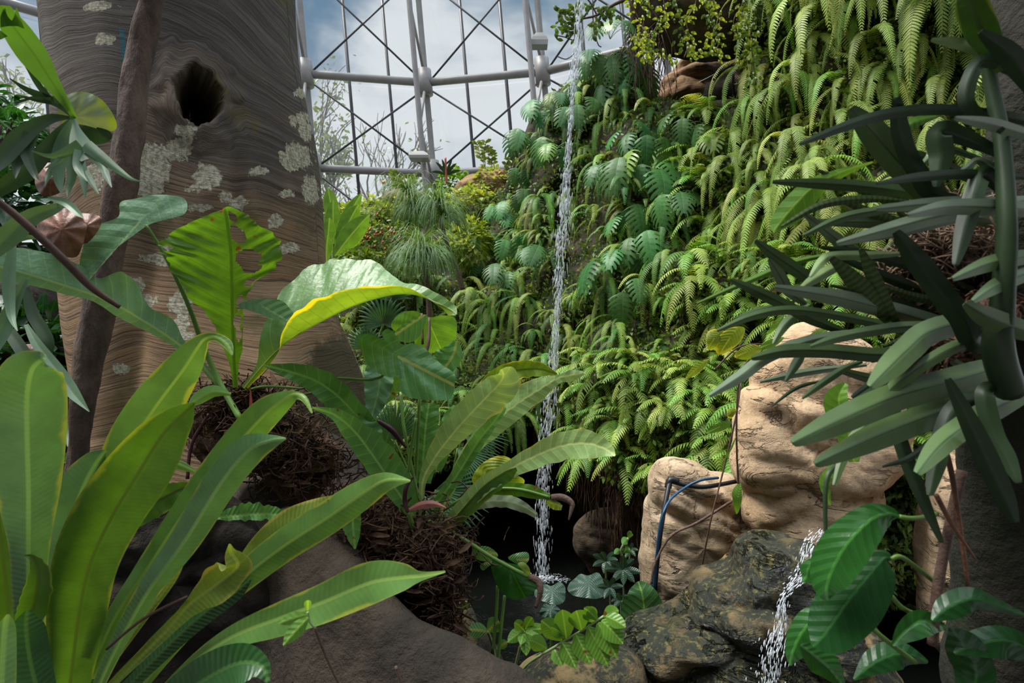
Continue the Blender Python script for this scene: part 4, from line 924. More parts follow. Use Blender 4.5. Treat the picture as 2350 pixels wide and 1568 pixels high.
AL('anth_pale', [(995, 1225, 4, 4), (1050, 1085, 13, 13), (1095, 1015, 20, 20), (1140, 965, 26, 30), (1190, 925, 34, 28), (1240, 893, 28, 22), (1282, 868, 7, 12), (1312, 862, 14, 14), (1340, 856, 4, 4)], 2.05, 2.1)
AL('anth', [(1000, 1160, 10, 10), (1050, 1090, 16, 14), (1095, 1018, 18, 14), (1145, 955, 14, 8), (1160, 935, 3, 3)], 2.0, 2.0, fold=.3)
AL('anth_yel', [(1082, 908, 4, 4), (1138, 868, 20, 22), (1190, 850, 22, 20), (1240, 848, 16, 16), (1278, 860, 3, 3)], 2.25, 2.2, fold=.2)
AL('anth', [(968, 1110, 18, 22), (972, 1040, 22, 30), (978, 970, 24, 30), (985, 925, 20, 24)], 2.05, 2.1)
AL('anth', [(1000, 1080, 14, 14), (1018, 1010, 20, 24), (1032, 960, 16, 20), (1042, 930, 3, 3)], 2.1, 2.15)
AL('anth_pale', [(1005, 1234, 8, 8), (1058, 1172, 18, 15), (1110, 1118, 22, 18), (1165, 1080, 18, 20), (1222, 1050, 24, 26), (1285, 1025, 32, 32), (1345, 1018, 31, 34), (1388, 1030, 20, 22), (1412, 1046, 2, 2)], 2.0, 1.75, fold=.15)
AL('strap_y', [(1007, 1234, 4, 9), (1060, 1175, 4, 20), (1110, 1120, 4, 26), (1160, 1085, 3, 22), (1185, 1075, 2, 6)], 1.99, 1.87, fold=-.1, wave=.02)
AL('anth_back', [(1040, 1165, 5, 5), (1100, 1130, 9, 10), (1160, 1122, 14, 14), (1220, 1130, 16, 14), (1262, 1142, 6, 6)], 1.98, 1.9)
AL('limeheart', [(1255, 1150, 5, 8), (1275, 1158, 8, 12), (1290, 1163, 3, 8)], 1.9, 1.88)
AL('grey_leaf', [(1012, 1225, 3, 3), (1060, 1180, 10, 8), (1100, 1155, 16, 14), (1150, 1150, 15, 14), (1195, 1160, 12, 14), (1232, 1182, 4, 8)], 2.0, 2.0)
AL('anth_blue', [(872, 838, 18, 30), (872, 870, 30, 36), (866, 910, 26, 28), (856, 945, 16, 18), (850, 972, 2, 2)], 2.05, 1.98, fold=.2)
AL('bright', [(905, 860, 14, 14), (896, 890, 22, 20), (882, 918, 12, 10), (875, 928, 2, 2)], 2.08, 2.05)
AL('heartleaf', [(1048, 782, 6, 6), (1040, 815, 22, 34), (1020, 845, 20, 34), (1000, 870, 6, 10)], 2.15, 2.15)
AL('anth', [(820, 1130, 2, 2), (810, 1190, 18, 22), (812, 1230, 14, 16), (815, 1260, 2, 2)], 1.8, 1.8)
def FL(mat, A, o, tip, **k):
    mb = MB(); fan_leaf(mb, A, o, tip, **k); return mb.build('leaf', M[mat], t)
FL('heartleaf', (913, 818, 1.85), [(823, 782), (826, 768), (850, 768), (880, 780), (876, 765), (889, 755), (905, 765), (922, 790), (945, 788), (972, 797), (995, 820), (1015, 838), (1043, 858), (1043, 885), (1035, 915), (1000, 919), (950, 915), (920, 900), (918, 880), (921, 862), (895, 866), (860, 852), (835, 825)], 13, tilt=(-.1, -.5), dome=.07, ripple=.012, rf=12, nv=9)['label'] = 'glossy heart-shaped leaf with pale yellow midrib'
FL('bright', (982, 735, 2.2), [(903, 758), (900, 738), (922, 718), (955, 714), (985, 728), (1015, 724), (1045, 732), (1048, 765), (1040, 790), (1015, 808), (980, 808), (955, 795), (945, 775)], 9, tilt=(0, .3), dome=.05, ripple=.01, nv=9)
FL('heartleaf', (975, 722, 2.1), [(902, 772), (925, 745), (960, 728), (978, 722), (975, 745), (960, 775), (935, 787)], 0, dome=.04)
FL('limeheart', (1138, 1100, 2.1), [(1085, 1108), (1092, 1080), (1118, 1056), (1150, 1046), (1178, 1058), (1180, 1085), (1202, 1100), (1200, 1112), (1175, 1118), (1178, 1138), (1150, 1146), (1120, 1138)], 9, dome=.05, ripple=.012)
FL('glossy', (1168, 1300, 1.95), [(1128, 1308), (1130, 1288), (1150, 1285), (1166, 1292), (1195, 1300), (1225, 1330), (1232, 1350), (1205, 1372), (1175, 1376), (1145, 1352)], 7, tilt=(0, -.2), dome=.05, ripple=.01, nv=9)
FL('heartleaf', (1105, 1265, 2.0), [(1084, 1275), (1090, 1256), (1120, 1255), (1142, 1272), (1135, 1285), (1105, 1288)], 3, dome=.03)
FL('heartleaf', (1110, 1295, 2.0), [(1102, 1297), (1120, 1288), (1136, 1290), (1122, 1300), (1108, 1310)], 2, dome=.02)
FL('heartleaf', (1185, 1285, 2.0), [(1166, 1280), (1185, 1270), (1210, 1268), (1214, 1285), (1200, 1298), (1180, 1292)], 3, dome=.03)
for q, r_ in (([(935, 1215, 1.97), (960, 1198, 1.95), (1000, 1202, 1.95), (1060, 1235, 1.93), (1130, 1280, 1.92), (1212, 1324, 1.9)], 4.5), ([(1005, 1232, 1.98), (960, 1240, 1.98), (965, 1235, 1.98)], 6), ([(950, 1200, 2.0), (955, 1080, 2.05), (963, 915, 2.0)], 4), ([(930, 1160, 2.0), (940, 1060, 2.0), (955, 960, 2.0)], 4),
              ([(860, 870, 1.9), (840, 872, 1.9), (775, 868, 1.92)], 3.2), ([(882, 852, 1.87), (875, 865, 1.9), (850, 871, 1.9)], 3.2), ([(825, 1212, 1.9), (850, 1228, 1.92), (892, 1256, 1.95)], 4), ([(1020, 1170, 2.0), (1090, 1130, 1.97), (1180, 1122, 1.93), (1262, 1142, 1.9)], 3.5), ([(920, 900, 2.1), (930, 1000, 2.05), (975, 1210, 2.0)], 4), ([(835, 1060, 1.95), (880, 1130, 1.96), (960, 1230, 2.0)], 6), ([(1008, 1150, 2.0), (996, 1190, 2.0), (990, 1235, 2.0)], 8)):
    mb = MB(); pxtube(mb, q, r_, sub=6); mb.build('leaf_stalk', M['stalk'], t)
mb = MB(); pxtube(mb, [(985, 730, 2.16), (984, 780, 2.12), (976, 815, 2.1)], [3, 4.5, 4]); pxtube(mb, [(968, 720, 2.16), (970, 790, 2.12)], 3); mb.build('aerial_root', M['stick'], t)
mb = MB(); pxtube(mb, [(866, 965, 1.98), (900, 988, 1.97), (932, 1028, 1.98)], [4.5, 7, 3]); mb.build('aerial_root', M['purple'], t)
mb = MB(); blade(mb, S_([(936, 1172, 3, 3), (965, 1160, 8, 9), (995, 1157, 7, 7), (1024, 1166, 1, 1)], 1.82, 1.8), fold=-.5); mb.build('spathe', M['spathe'], t)['label'] = 'narrow pink flower spathe'
mb = MB(); pxtube(mb, [(936, 1176, 1.82), (929, 1150, 1.82), (932, 1120, 1.8), (944, 1100, 1.8), (949, 1094, 1.8)], [4, 5.5, 5, 3.5, 1.5]); mb.build('spadix', M['purple'], t)['label'] = 'dark purple spadix'
mb = MB(); pxtube(mb, [(948, 1225, 1.9), (944, 1200, 1.86), (936, 1175, 1.82)], [7, 6, 4]); mb.build('leaf_stalk', M['stalk'], t)
for q in ([(1266, 1142, 1.9), (1290, 1142, 1.89), (1312, 1155, 1.88), (1310, 1175, 1.87), (1305, 1194, 1.87)], [(1214, 1324, 1.9), (1235, 1335, 1.89), (1240, 1360, 1.88), (1230, 1395, 1.88)]):
    mb = MB(); pxtube(mb, q, [7.5, 8.5, 7, 4, 1.5][:len(q)]); mb.build('spadix', M['spadix'], t)['label'] = 'curved brown finger-like spadix'
mb = MB(); fan_leaf(mb, (1198, 1305, 1.89), [(1188, 1295), (1200, 1290), (1214, 1302), (1216, 1318), (1208, 1322), (1198, 1308)], 3, dome=.02); mb.build('spathe', M['strap_o'], t)

# root balls of fibre and dead leaves (nobody could count the strands)
def debris(name, label, regions, n, d, seed, mats='fibre', ls=(.03, .10), rr=(.0012, .0035)):
    r = random.Random(seed); mb = MB()
    for _ in range(n):
        cx, cy_, sx, sy, dd = r.choice(regions); px = r.gauss(cx, sx*.5); py = r.gauss(cy_, sy*.5)
        c = P(px, py, dd+r.gauss(0, .03)-.10*math.exp(-((px-cx)/sx)**2-((py-cy_)/sy)**2)); L = r.uniform(*ls); D = Vector((r.gauss(.2, 1), r.gauss(0, .5), r.gauss(-.3, .7))).normalized(); k = Vector((r.gauss(0, 1), r.gauss(0, 1), r.gauss(0, 1)))*L*.35
        tube(mb, [c-D*L*.5, c+k*.5, c+D*L*.5], r.uniform(*rr), n=3, sub=3)
    for _ in range(n//14):
        cx, cy_, sx, sy, dd = r.choice(regions); px = r.gauss(cx, sx*.45); py = r.gauss(cy_, sy*.45); s = r.uniform(8, 30)
        a = r.uniform(0, 2*pi); blade(mb, S_([(px, py, 2, 2), (px+s*cos(a), py+s*sin(a)*.6, s*.2, s*.25), (px+2*s*cos(a), py+1.4*s*sin(a), 1, 1)], dd-.13, dd-.1), na=6, nc=2, fold=.4, wave=.3)
    return tag(mb.build(name, M[mats]), label, 'root ball', kind='stuff')
def lump(name, label, outline, d, depth, mat, seed):
    return rock(name, label, outline, d, depth, mat, .06, 5., sd=seed, strata=.0, na=60, nr=40, cat='soil mound')
lump('peat_mound', 'brown peaty mound under the trunk-side anthurium', [(470, 920), (540, 895), (620, 905), (700, 960), (760, 1010), (775, 1060), (740, 1130), (700, 1180), (640, 1140), (580, 1080), (480, 1080), (440, 1000)], 2.2, .14, M['fibre'], 3)
lump('peat_mound', 'brown fibrous mound carrying the pale-leaved anthurium above the pool', [(760, 1160), (860, 1130), (960, 1180), (1030, 1215), (1060, 1290), (1045, 1400), (1050, 1500), (980, 1440), (900, 1370), (830, 1300), (770, 1230)], 2.1, .16, M['fibre'], 4)
debris('root_litter', 'tangled dry roots and bark chips under the trunk-side anthurium', [(540, 960, 120, 70, 2.12), (640, 1020, 120, 90, 2.1), (700, 1060, 110, 90, 2.1), (560, 905, 90, 30, 2.1)], 2300, 2.1, 5)
debris('root_litter', 'tangled brown roots and dead leaves around the pale-leaved anthurium', [(860, 1190, 120, 70, 2.0), (960, 1240, 110, 60, 1.98), (1000, 1320, 70, 110, 1.98), (1010, 1430, 50, 120, 2.0), (900, 1290, 100, 70, 2.0)], 2600, 2.0, 6)
def twig(pts, r_, label, mat='stick', nm='twig'):
    mb = MB(); pxtube(mb, pts, r_, n=6, sub=6); tag(mb.build(nm, M[mat]), label, 'twig')
twig([(722, 1440, 1.08), (745, 1500, 1.1), (780, 1575, 1.12)], 3, 'thin brown twig rising from the bottom edge below the broad strap frond', 'spadix')
twig([(908, 1530, 1.3), (925, 1580, 1.3)], 3.5, 'short pale twig stub at the bottom edge', 'spadix')
twig([(245, 1490, 1.3), (330, 1420, 1.28), (430, 1370, 1.27)], 3.5, 'dark brown stem lying across the strap fronds')
twig([(1192, 1485, 1.9), (1180, 1530, 1.9), (1168, 1590, 1.9)], 3, 'reddish twig standing at the bottom beside the leafy branch')
twig([(-20, 450, 1.45), (60, 515, 1.5), (150, 600, 1.55), (210, 660, 1.6), (275, 705, 1.65)], [8, 9, 9, 8, 5], 'dark brown stem slanting down in front of the liana', nm='dark_stem')
twig([(1048, 1225, 2.0), (1060, 1290, 2.0), (1045, 1350, 2.0), (1060, 1430, 2.0), (1056, 1480, 2.0)], 2.6, 'thin looping root hanging off the fibrous mound', 'spadix', 'loose_root')
twig([(430, 1100, 1.95), (440, 1020, 1.98), (480, 950, 2.0)], 4, 'dark red stem beside the peaty mound', 'purple')
twig([(700, 890, 2.0), (560, 930, 2.02), (470, 935, 2.02)], 2.5, 'dry pale stem lying over the peaty mound', 'spadix')
twig([(1700, 880, 2.9), (1688, 960, 2.85), (1660, 1080, 2.85), (1630, 1200, 2.8), (1606, 1330, 2.85)], 2, 'thin brown vine hanging between the two tan boulders', 'stick', 'hanging_vine')
twig([(1680, 1150, 2.85), (1600, 1200, 2.9), (1540, 1230, 2.9), (1505, 1290, 2.9), (1495, 1340, 2.9)], 3, 'brown branching vine across the layered boulder', 'spadix', 'creeping_stem')

# ---------------------------------------------------------------- strap-leaved orchid plant hanging in from the right
t = thing('strap_leaf_orchid', 'big out-of-focus strap-leaved orchid plant reaching in from the right edge', 'orchid', P(2290, 760, 1.2))
def OL(mat, pts, w, d0, d1, fold=-.35, tip='end'):
    if 2080 < pts[-1][0] < 2290: pts = pts+[(2302, pts[-1][1]+(760-pts[-1][1])*.12)]
    n = len(pts)-1; st = []
    for i, p in enumerate(pts):
        u = i/n; f = .7+.6*min(1, 3*u*(1-u)+.35); f *= .55 if (i == 0) else 1
        if i == 0: f = .52
        if i == n: f *= .6
        st.append((p[0], p[1], d1+(d0-d1)*u, w*f*.72, w*f*.72))
    a, b = st[0], st[1]; L = sqrt((a[0]-b[0])**2+(a[1]-b[1])**2); ex = (a[0]-b[0])/L; ey = (a[1]-b[1])/L
    st = [(a[0]+ex*w*.35, a[1]+ey*w*.35, a[2], w*.06, w*.06)]+st
    mb = MB(); N = 30
    # thick fleshy leaf: front and back skins joined at the rim
    blade(mb, st, na=N, nc=4, fold=fold, vs=.012, vk=0, curl=0)
    nv = 9; V = list(mb.v); m2 = MB(); th = []
    k = len(V)
    back = []
    for i in range(N+1):
        c = Vector(V[i*nv+4]); l = Vector(V[i*nv]); r_ = Vector(V[i*nv+8]); ax = (Vector(V[min(N, i+1)*nv+4])-Vector(V[max(0, i-1)*nv+4])).normalized(); nn = (r_-l).cross(ax)
        if nn.length < 1e-9: nn = Vector((0, -1, 0))
        nn.normalize()
        if nn.dot(CAM-c) > 0: nn = -nn
        for j in range(nv):
            s = abs(j/4-1); back.append(tuple(Vector(V[i*nv+j])+nn*(1-s*s)*(r_-l).length*.13))
    b = len(mb.v); mb.v += back; mb.uv += mb.uv[:b]; mb.m += mb.m[:b]; mb.f += [tuple(q+b for q in f)[::-1] for f in mb.f[:]]
    mb.build('leaf', M[mat], t)
for mat, pts, w, d0, d1 in [
    ('orch_p', [(1635, 905), (1699, 864), (1764, 818), (1869, 780), (1990, 760)], 16, 1.15, 1.0), ('orch', [(1652, 757), (1723, 727), (1804, 712), (1905, 722), (2047, 752), (2190, 800)], 12, 1.15, 1.0),
    ('orch_p', [(1790, 662), (1925, 684), (2047, 714), (2120, 735), (2210, 760)], 23, 1.15, .98), ('orch', [(1682, 645), (1743, 672), (1804, 702), (1870, 736), (1960, 770)], 15, 1.15, 1.05),
    ('orch', [(1738, 556), (1784, 591), (1845, 633), (1880, 665)], 16, 1.15, 1.1), ('orch_p', [(1767, 598), (1788, 630), (1810, 668), (1850, 700)], 14, 1.16, 1.12), ('stalk', [(1608, 693), (1723, 643), (1824, 602), (1925, 581)], 8, 1.2, 1.2),
    ('orch', [(1866, 794), (1925, 775), (2006, 759), (2087, 750), (2188, 752), (2290, 765)], 14, 1.1, .95), ('orch', [(1732, 821), (1804, 806), (1905, 806), (2026, 815), (2150, 800)], 19, 1.15, 1.05),
    ('orch', [(2003, 882), (2047, 838), (2087, 799), (2128, 765), (2200, 745)], 32, 1.05, .92), ('orch', [(1830, 1012), (1925, 967), (2047, 914), (2168, 880), (2269, 850), (2330, 820)], 36, 1.05, .88), ('orch', [(1884, 1060), (2006, 1005), (2128, 957), (2249, 916), (2380, 870)], 34, 1.05, .9),
    ('orch', [(1917, 1108), (1946, 1028), (2006, 960), (2087, 905), (2200, 850)], 15, 1.05, .95), ('orch', [(2110, 1080), (2160, 1020), (2229, 968), (2300, 930), (2390, 890)], 28, 1.0, .85), ('orch_d', [(2061, 538), (2107, 601), (2168, 682), (2208, 732), (2240, 790)], 28, 1.0, .9),
    ('orch_s', [(1913, 597), (1966, 650), (2000, 692), (2040, 740)], 22, 1.05, 1.0), ('orch_s', [(1978, 577), (2006, 641), (2028, 690), (2060, 745)], 17, 1.05, 1.0), ('orch_p', [(1932, 556), (2047, 525), (2148, 498), (2300, 470), (2390, 455)], 20, 1.0, .88),
    ('orch', [(1782, 418), (1885, 422), (1986, 429), (2087, 443), (2170, 470)], 15, 1.1, 1.0), ('orch_d', [(1843, 328), (1946, 288), (2047, 260), (2168, 252), (2330, 272), (2400, 290)], 14, 1.0, .85), ('orch', [(1958, 255), (2006, 307), (2055, 364), (2120, 428), (2170, 480)], 34, 1.05, .95),
    ('orch_d', [(2059, 228), (2063, 283), (2079, 344), (2107, 396), (2150, 450)], 21, 1.0, .92), ('stalk_pale', [(2144, 92), (2209, 102), (2269, 126), (2330, 180)], 14, .95, .9), ('strap_y', [(2215, -30), (2228, 10), (2242, 45), (2258, 80)], 34, .9, .88),
    ('bright', [(2150, 266), (2095, 283), (2047, 316), (2030, 350)], 15, 1.05, 1.05), ('orch_p', [(2198, 272), (2269, 284), (2334, 303), (2400, 320)], 15, .95, .85), ('orch_d', [(2256, 78), (2310, 120), (2350, 170), (2400, 250)], 24, .9, .85), ('orch_d', [(2330, 170), (2270, 140), (2235, 160), (2220, 240)], 18, .9, .9),
    ('orch_s', [(1799, 517), (1885, 471), (1986, 457), (2080, 462)], 10, 1.1, 1.05), ('orch', [(1850, 538), (1925, 503), (2000, 486), (2087, 477)], 12, 1.1, 1.05), ('orch_p', [(2022, 479), (2128, 469), (2261, 465), (2390, 470)], 16, 1.0, .88), ('orch_p', [(2093, 492), (2188, 475), (2350, 481), (2420, 490)], 20, .98, .85),
    ('orch', [(1932, 557), (2067, 528), (2209, 494), (2340, 470)], 17, 1.03, .9), ('orch_p', [(1848, 493), (1905, 538), (1955, 575), (2010, 600)], 14, 1.12, 1.08), ('orch', [(2194, 637), (2269, 606), (2350, 590), (2420, 580)], 20, .95, .85), ('orch', [(2238, 688), (2289, 655), (2350, 630), (2420, 600)], 19, .95, .85),
    ('orch_d', [(2157, 1236), (2107, 1120), (2067, 1015), (2050, 940), (2060, 860)], 17, 1.0, .95), ('orch_d', [(2135, 1130), (2150, 1060), (2160, 1010), (2200, 930)], 22, .98, .92), ('orch_d', [(2336, 1104), (2310, 1050), (2281, 995), (2260, 900)], 21, .95, .88), ('orch', [(1777, 786), (1800, 748), (1830, 720), (1860, 700)], 12, 1.15, 1.12),
    ('orch_p', [(1750, 876), (1810, 862), (1880, 850), (1990, 838)], 9, 1.2, 1.15), ('orch', [(1845, 912), (1880, 885), (1940, 845), (1980, 830)], 9, 1.15, 1.1), ('orch_d', [(1775, 930), (1830, 890), (1900, 872)], 5, 1.2, 1.15), ('orch_d', [(1895, 960), (1950, 930), (2010, 890), (2070, 850)], 8, 1.1, 1.05), ('orch', [(1690, 730), (1740, 712), (1790, 700)], 8, 1.2, 1.15),
    ('orch_d', [(1900, 1330), (1895, 1120), (1930, 1060), (2010, 1000)], 6, 1.05, 1.0), ('orch_d', [(2030, 1070), (2090, 1050), (2150, 1000), (2190, 950)], 8, 1.0, .95), ('orch_d', [(1806, 870), (1830, 830), (1850, 800)], 12, 1.15, 1.1), ('orch', [(2010, 930), (2060, 880), (2130, 830), (2210, 790)], 16, 1.0, .95),
    ('stalk_pale', [(1862, 632), (1886, 600), (1912, 588), (1990, 586), (2075, 582)], 12, 1.1, 1.02), ('stalk_pale', [(1840, 660), (1870, 640), (1920, 612), (1960, 600)], 13, 1.12, 1.05), ('orch', [(2110, 385), (2135, 360), (2155, 335)], 10, 1.0, 1.0), ('orch_d', [(2150, 420), (2160, 360), (2165, 300)], 26, .95, .95), ('orch_p', [(2195, 405), (2220, 385), (2250, 370)], 9, .95, .95),
    ('orch_d', [(2020, 420), (2120, 405), (2240, 400), (2400, 410)], 12, .98, .85), ('orch_d', [(2195, 600), (2215, 520), (2240, 430), (2260, 400)], 22, .95, .9), ('orch_d', [(2180, 880), (2240, 1000), (2300, 1130), (2330, 1200)], 24, .9, .88), ('orch', [(2220, 700), (2270, 730), (2350, 760), (2420, 780)], 26, .92, .85)]:
    OL(mat, pts, w*.95, d0, d1)
ro = random.Random(17)
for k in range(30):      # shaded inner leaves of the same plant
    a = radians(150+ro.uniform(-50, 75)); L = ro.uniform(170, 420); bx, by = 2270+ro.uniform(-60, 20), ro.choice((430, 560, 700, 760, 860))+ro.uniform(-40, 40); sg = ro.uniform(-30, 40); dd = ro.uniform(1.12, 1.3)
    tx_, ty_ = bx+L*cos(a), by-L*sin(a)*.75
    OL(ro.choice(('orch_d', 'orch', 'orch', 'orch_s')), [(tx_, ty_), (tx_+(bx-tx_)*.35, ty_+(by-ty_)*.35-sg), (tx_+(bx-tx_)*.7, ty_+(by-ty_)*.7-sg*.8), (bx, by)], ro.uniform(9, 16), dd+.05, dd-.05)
leafpart(t, 'bright', 'leaf', [(2003, 372, 1.1, 2, 2), (1925, 398, 1.12, 14, 10), (1862, 432, 1.12, 30, 22), (1815, 480, 1.12, 34, 26), (1786, 516, 1.12, 16, 18), (1776, 534, 1.12, 2, 2)], fold=-.3)
mb = MB(); pxtube(mb, [(2278, 70, .95), (2262, 110, .95), (2275, 200, .95), (2300, 330, .93), (2310, 520, .9), (2300, 700, .9), (2290, 800, .92), (2320, 900, .95)], [12, 14, 14, 16, 20, 24, 30, 30], n=12, sub=6, nz=.1); mb.build('stem', M['orch_d'], t)
mb = MB(); pxtube(mb, [(2208, 1080, 1.05), (2180, 1200, 1.05), (2150, 1360, 1.05), (2140, 1480, 1.05)], [11, 10, 11, 11], n=10, sub=6); mb.build('aerial_root', M['spadix'], t)
mb = MB(); pxtube(mb, [(2148, 1136, 1.0), (2188, 1209, 1.0), (2241, 1286, 1.0)], [6, 5, 2]); mb.build('aerial_root', M['dead'], t)
mb = MB(); pxtube(mb, [(2125, 940, 1.0), (2175, 1050, 1.0), (2200, 1190, 1.02), (2222, 1350, 1.02)], [6, 6, 5, 4]); mb.build('aerial_root', M['dead'], t)
debris('root_mass', 'tangled beige air roots of the orchid behind its leaves', [(2120, 575, 60, 90, 1.25), (2150, 620, 60, 90, 1.25), (2230, 540, 60, 60, 1.2), (2060, 640, 60, 50, 1.3)], 1100, 1.25, 15, 'fibre_pale', (.04, .10), (.0012, .0025))
debris('root_mass', 'dead brown leaf scraps caught under the orchid leaves', [(2170, 790, 80, 40, 1.2), (2120, 860, 60, 40, 1.25), (2280, 720, 60, 50, 1.15)], 300, 1.2, 16, 'dead', (.03, .08), (.002, .004))
lump('dark_gap_mound', 'dark soil lump added to darken the gap under the strap-leaved fern', [(230, 1190), (330, 1130), (450, 1110), (550, 1150), (600, 1230), (620, 1400), (700, 1700), (100, 1700), (150, 1400)], 1.95, .1, M['soil'], 18)  # dark-coloured lump added so the gap reads as deep shade
lump('root_clump', 'rounded matted root clump behind the orchid leaves', [(2060, 610), (2090, 540), (2150, 515), (2230, 520), (2260, 580), (2200, 660), (2110, 700), (2050, 670)], 1.32, .05, M['fibre_pale'], 8)
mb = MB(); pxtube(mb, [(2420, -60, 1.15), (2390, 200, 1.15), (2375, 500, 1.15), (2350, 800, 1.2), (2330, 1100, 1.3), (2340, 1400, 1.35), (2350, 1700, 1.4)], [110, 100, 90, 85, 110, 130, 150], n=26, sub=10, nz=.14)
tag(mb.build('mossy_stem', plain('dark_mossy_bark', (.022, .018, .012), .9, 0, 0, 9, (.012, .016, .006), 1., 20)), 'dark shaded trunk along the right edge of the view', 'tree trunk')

# ---------------------------------------------------------------- glossy philodendron, lower right
t = thing('philodendron', 'glossy dark philodendron with two big oval leaves at lower right', 'plant', P(2150, 1500, 1.1))
leafpart(t, 'glossy', 'leaf', [(2064, 1186, 1.0, 3, 3), (2040, 1180, 1.0, 24, 20), (2000, 1192, .99, 38, 34), (1950, 1240, .98, 50, 46), (1918, 1290, .98, 48, 48), (1900, 1335, .98, 36, 38), (1897, 1365, .98, 18, 22), (1902, 1379, .98, 3, 3)], fold=-.25, curl=.1, vs=.022, vk=1.0, crin=.02, na=44, nc=8)
leafpart(t, 'glossy_d', 'leaf', [(2046, 1284, 1.02, 3, 3), (2028, 1282, 1.02, 30, 22), (1990, 1325, 1.01, 58, 46), (1950, 1375, 1.0, 68, 58), (1915, 1425, 1.0, 60, 54), (1885, 1465, 1.0, 42, 34), (1866, 1484, 1.0, 4, 6)], fold=-.2, vs=.024, vk=1.0, crin=.02, na=44, nc=8)
leafpart(t, 'glossy', 'leaf', [(1905, 1410, 1.12, 4, 4), (1870, 1420, 1.12, 30, 26), (1838, 1455, 1.12, 36, 26), (1818, 1500, 1.12, 22, 16), (1814, 1528, 1.12, 2, 2)], fold=-.2, vs=.02, vk=1.)
leafpart(t, 'glossy', 'leaf', [(1838, 1482, 1.08, 4, 4), (1870, 1505, 1.08, 26, 26), (1905, 1535, 1.08, 30, 34), (1935, 1575, 1.08, 8, 10)], fold=-.5, vs=.014, vk=1.2)
leafpart(t, 'glossy', 'leaf', [(2048, 1482, 1.02, 3, 3), (2080, 1448, 1.03, 20, 26), (2120, 1425, 1.04, 22, 30), (2170, 1440, 1.05, 4, 6)], fold=.4, vs=.02)
leafpart(t, 'glossy_d', 'leaf', [(2140, 1425, .95, 4, 4), (2175, 1395, .95, 24, 26), (2230, 1375, .95, 26, 26), (2290, 1390, .95, 16, 16), (2370, 1420, .95, 2, 2)], fold=-.4, vs=.02)
leafpart(t, 'glossy_d', 'leaf', [(1960, 1560, 1.1, 3, 3), (2010, 1520, 1.1, 26, 24), (2070, 1500, 1.1, 26, 30), (2130, 1520, 1.1, 4, 4)], fold=-.3, vs=.02)
leafpart(t, 'glossy_d', 'leaf', [(2230, 1600, 1.0, 30, 24), (2240, 1540, 1.0, 44, 36), (2210, 1480, 1.0, 36, 36), (2180, 1440, 1.0, 3, 3)], fold=-.2, vs=.024)
leafpart(t, 'glossy_d', 'leaf', [(2380, 1500, 1.0, 30, 24), (2310, 1470, 1.0, 40, 30), (2240, 1480, 1.0, 26, 26), (2190, 1500, 1.0, 3, 3)], fold=-.2, vs=.024)
leafpart(t, 'glossy', 'leaf', [(1872, 1280, 1.3, 3, 3), (1855, 1305, 1.3, 14, 16), (1850, 1325, 1.3, 14, 10), (1842, 1336, 1.3, 2, 2)], fold=-.2, vs=.02)
leafpart(t, 'bright', 'leaf', [(1905, 1160, 1.2, 3, 3), (1895, 1110, 1.2, 14, 10), (1905, 1080, 1.2, 8, 10), (1920, 1060, 1.2, 2, 2)], fold=-.2, vs=.02)
leafpart(t, 'bright', 'leaf', [(1960, 1060, 1.4, 10, 10), (1945, 985, 1.4, 28, 30), (1925, 920, 1.4, 30, 20), (1940, 880, 1.4, 6, 6)], fold=.3, vs=.02)
for q in ([(2064, 1186, 1.0), (2090, 1190, 1.0), (2118, 1188, 1.02), (2150, 1180, 1.05)], [(2046, 1284, 1.02), (2066, 1278, 1.02), (2100, 1300, 1.05), (2145, 1335, 1.08)], [(2045, 1368, 1.03), (2070, 1395, 1.05), (2105, 1412, 1.08)], [(1995, 1437, 1.05), (2040, 1475, 1.05), (2100, 1520, 1.08)]):
    mb = MB(); pxtube(mb, q, 5.5); mb.build('leaf_stalk', M['stalk'], t)
t = thing('climbing_plant', 'lime green climbing plant with broad leaves between ferns and tan boulder', 'plant', P(1700, 850, 2.95))
for q in ([(1665, 765), (1640, 800), (1625, 800), (1622, 765), (1645, 755)], [(1710, 755), (1695, 790), (1650, 815), (1642, 785), (1665, 758), (1690, 750)], [(1628, 825), (1605, 855), (1573, 870), (1590, 840), (1612, 828)], [(1750, 800), (1720, 825), (1685, 820), (1700, 800), (1725, 790)],
          [(1800, 775), (1770, 800), (1740, 800), (1765, 780)], [(1680, 970), (1660, 988), (1620, 995), (1640, 975), (1665, 966)], [(1690, 940), (1680, 960), (1668, 955), (1672, 938)], [(1690, 1180), (1680, 1130), (1700, 1110), (1702, 1150)], [(1660, 1060), (1680, 1030), (1690, 1000), (1672, 1035)], [(1840, 790), (1870, 760), (1900, 755), (1880, 785)], [(1760, 770), (1790, 745), (1800, 720), (1775, 740)]):
    cx = sum(p[0] for p in q)/len(q); cy_ = sum(p[1] for p in q)/len(q); mb = MB(); fan_leaf(mb, (cx, cy_, 2.75), q, 2, dome=.03, ripple=.004, rings=5)
    mb.build('leaf', M['limeheart' if cy_ < 960 and cx < 1720 else 'bright'], t)
mb = MB(); pxtube(mb, [(1640, 850, 2.8), (1690, 800, 2.8), (1740, 790, 2.85), (1790, 800, 2.9)], 2); pxtube(mb, [(1700, 1200, 2.85), (1690, 1000, 2.8), (1700, 860, 2.8), (1740, 800, 2.85)], 2.2); mb.build('stem', M['stick'], t)

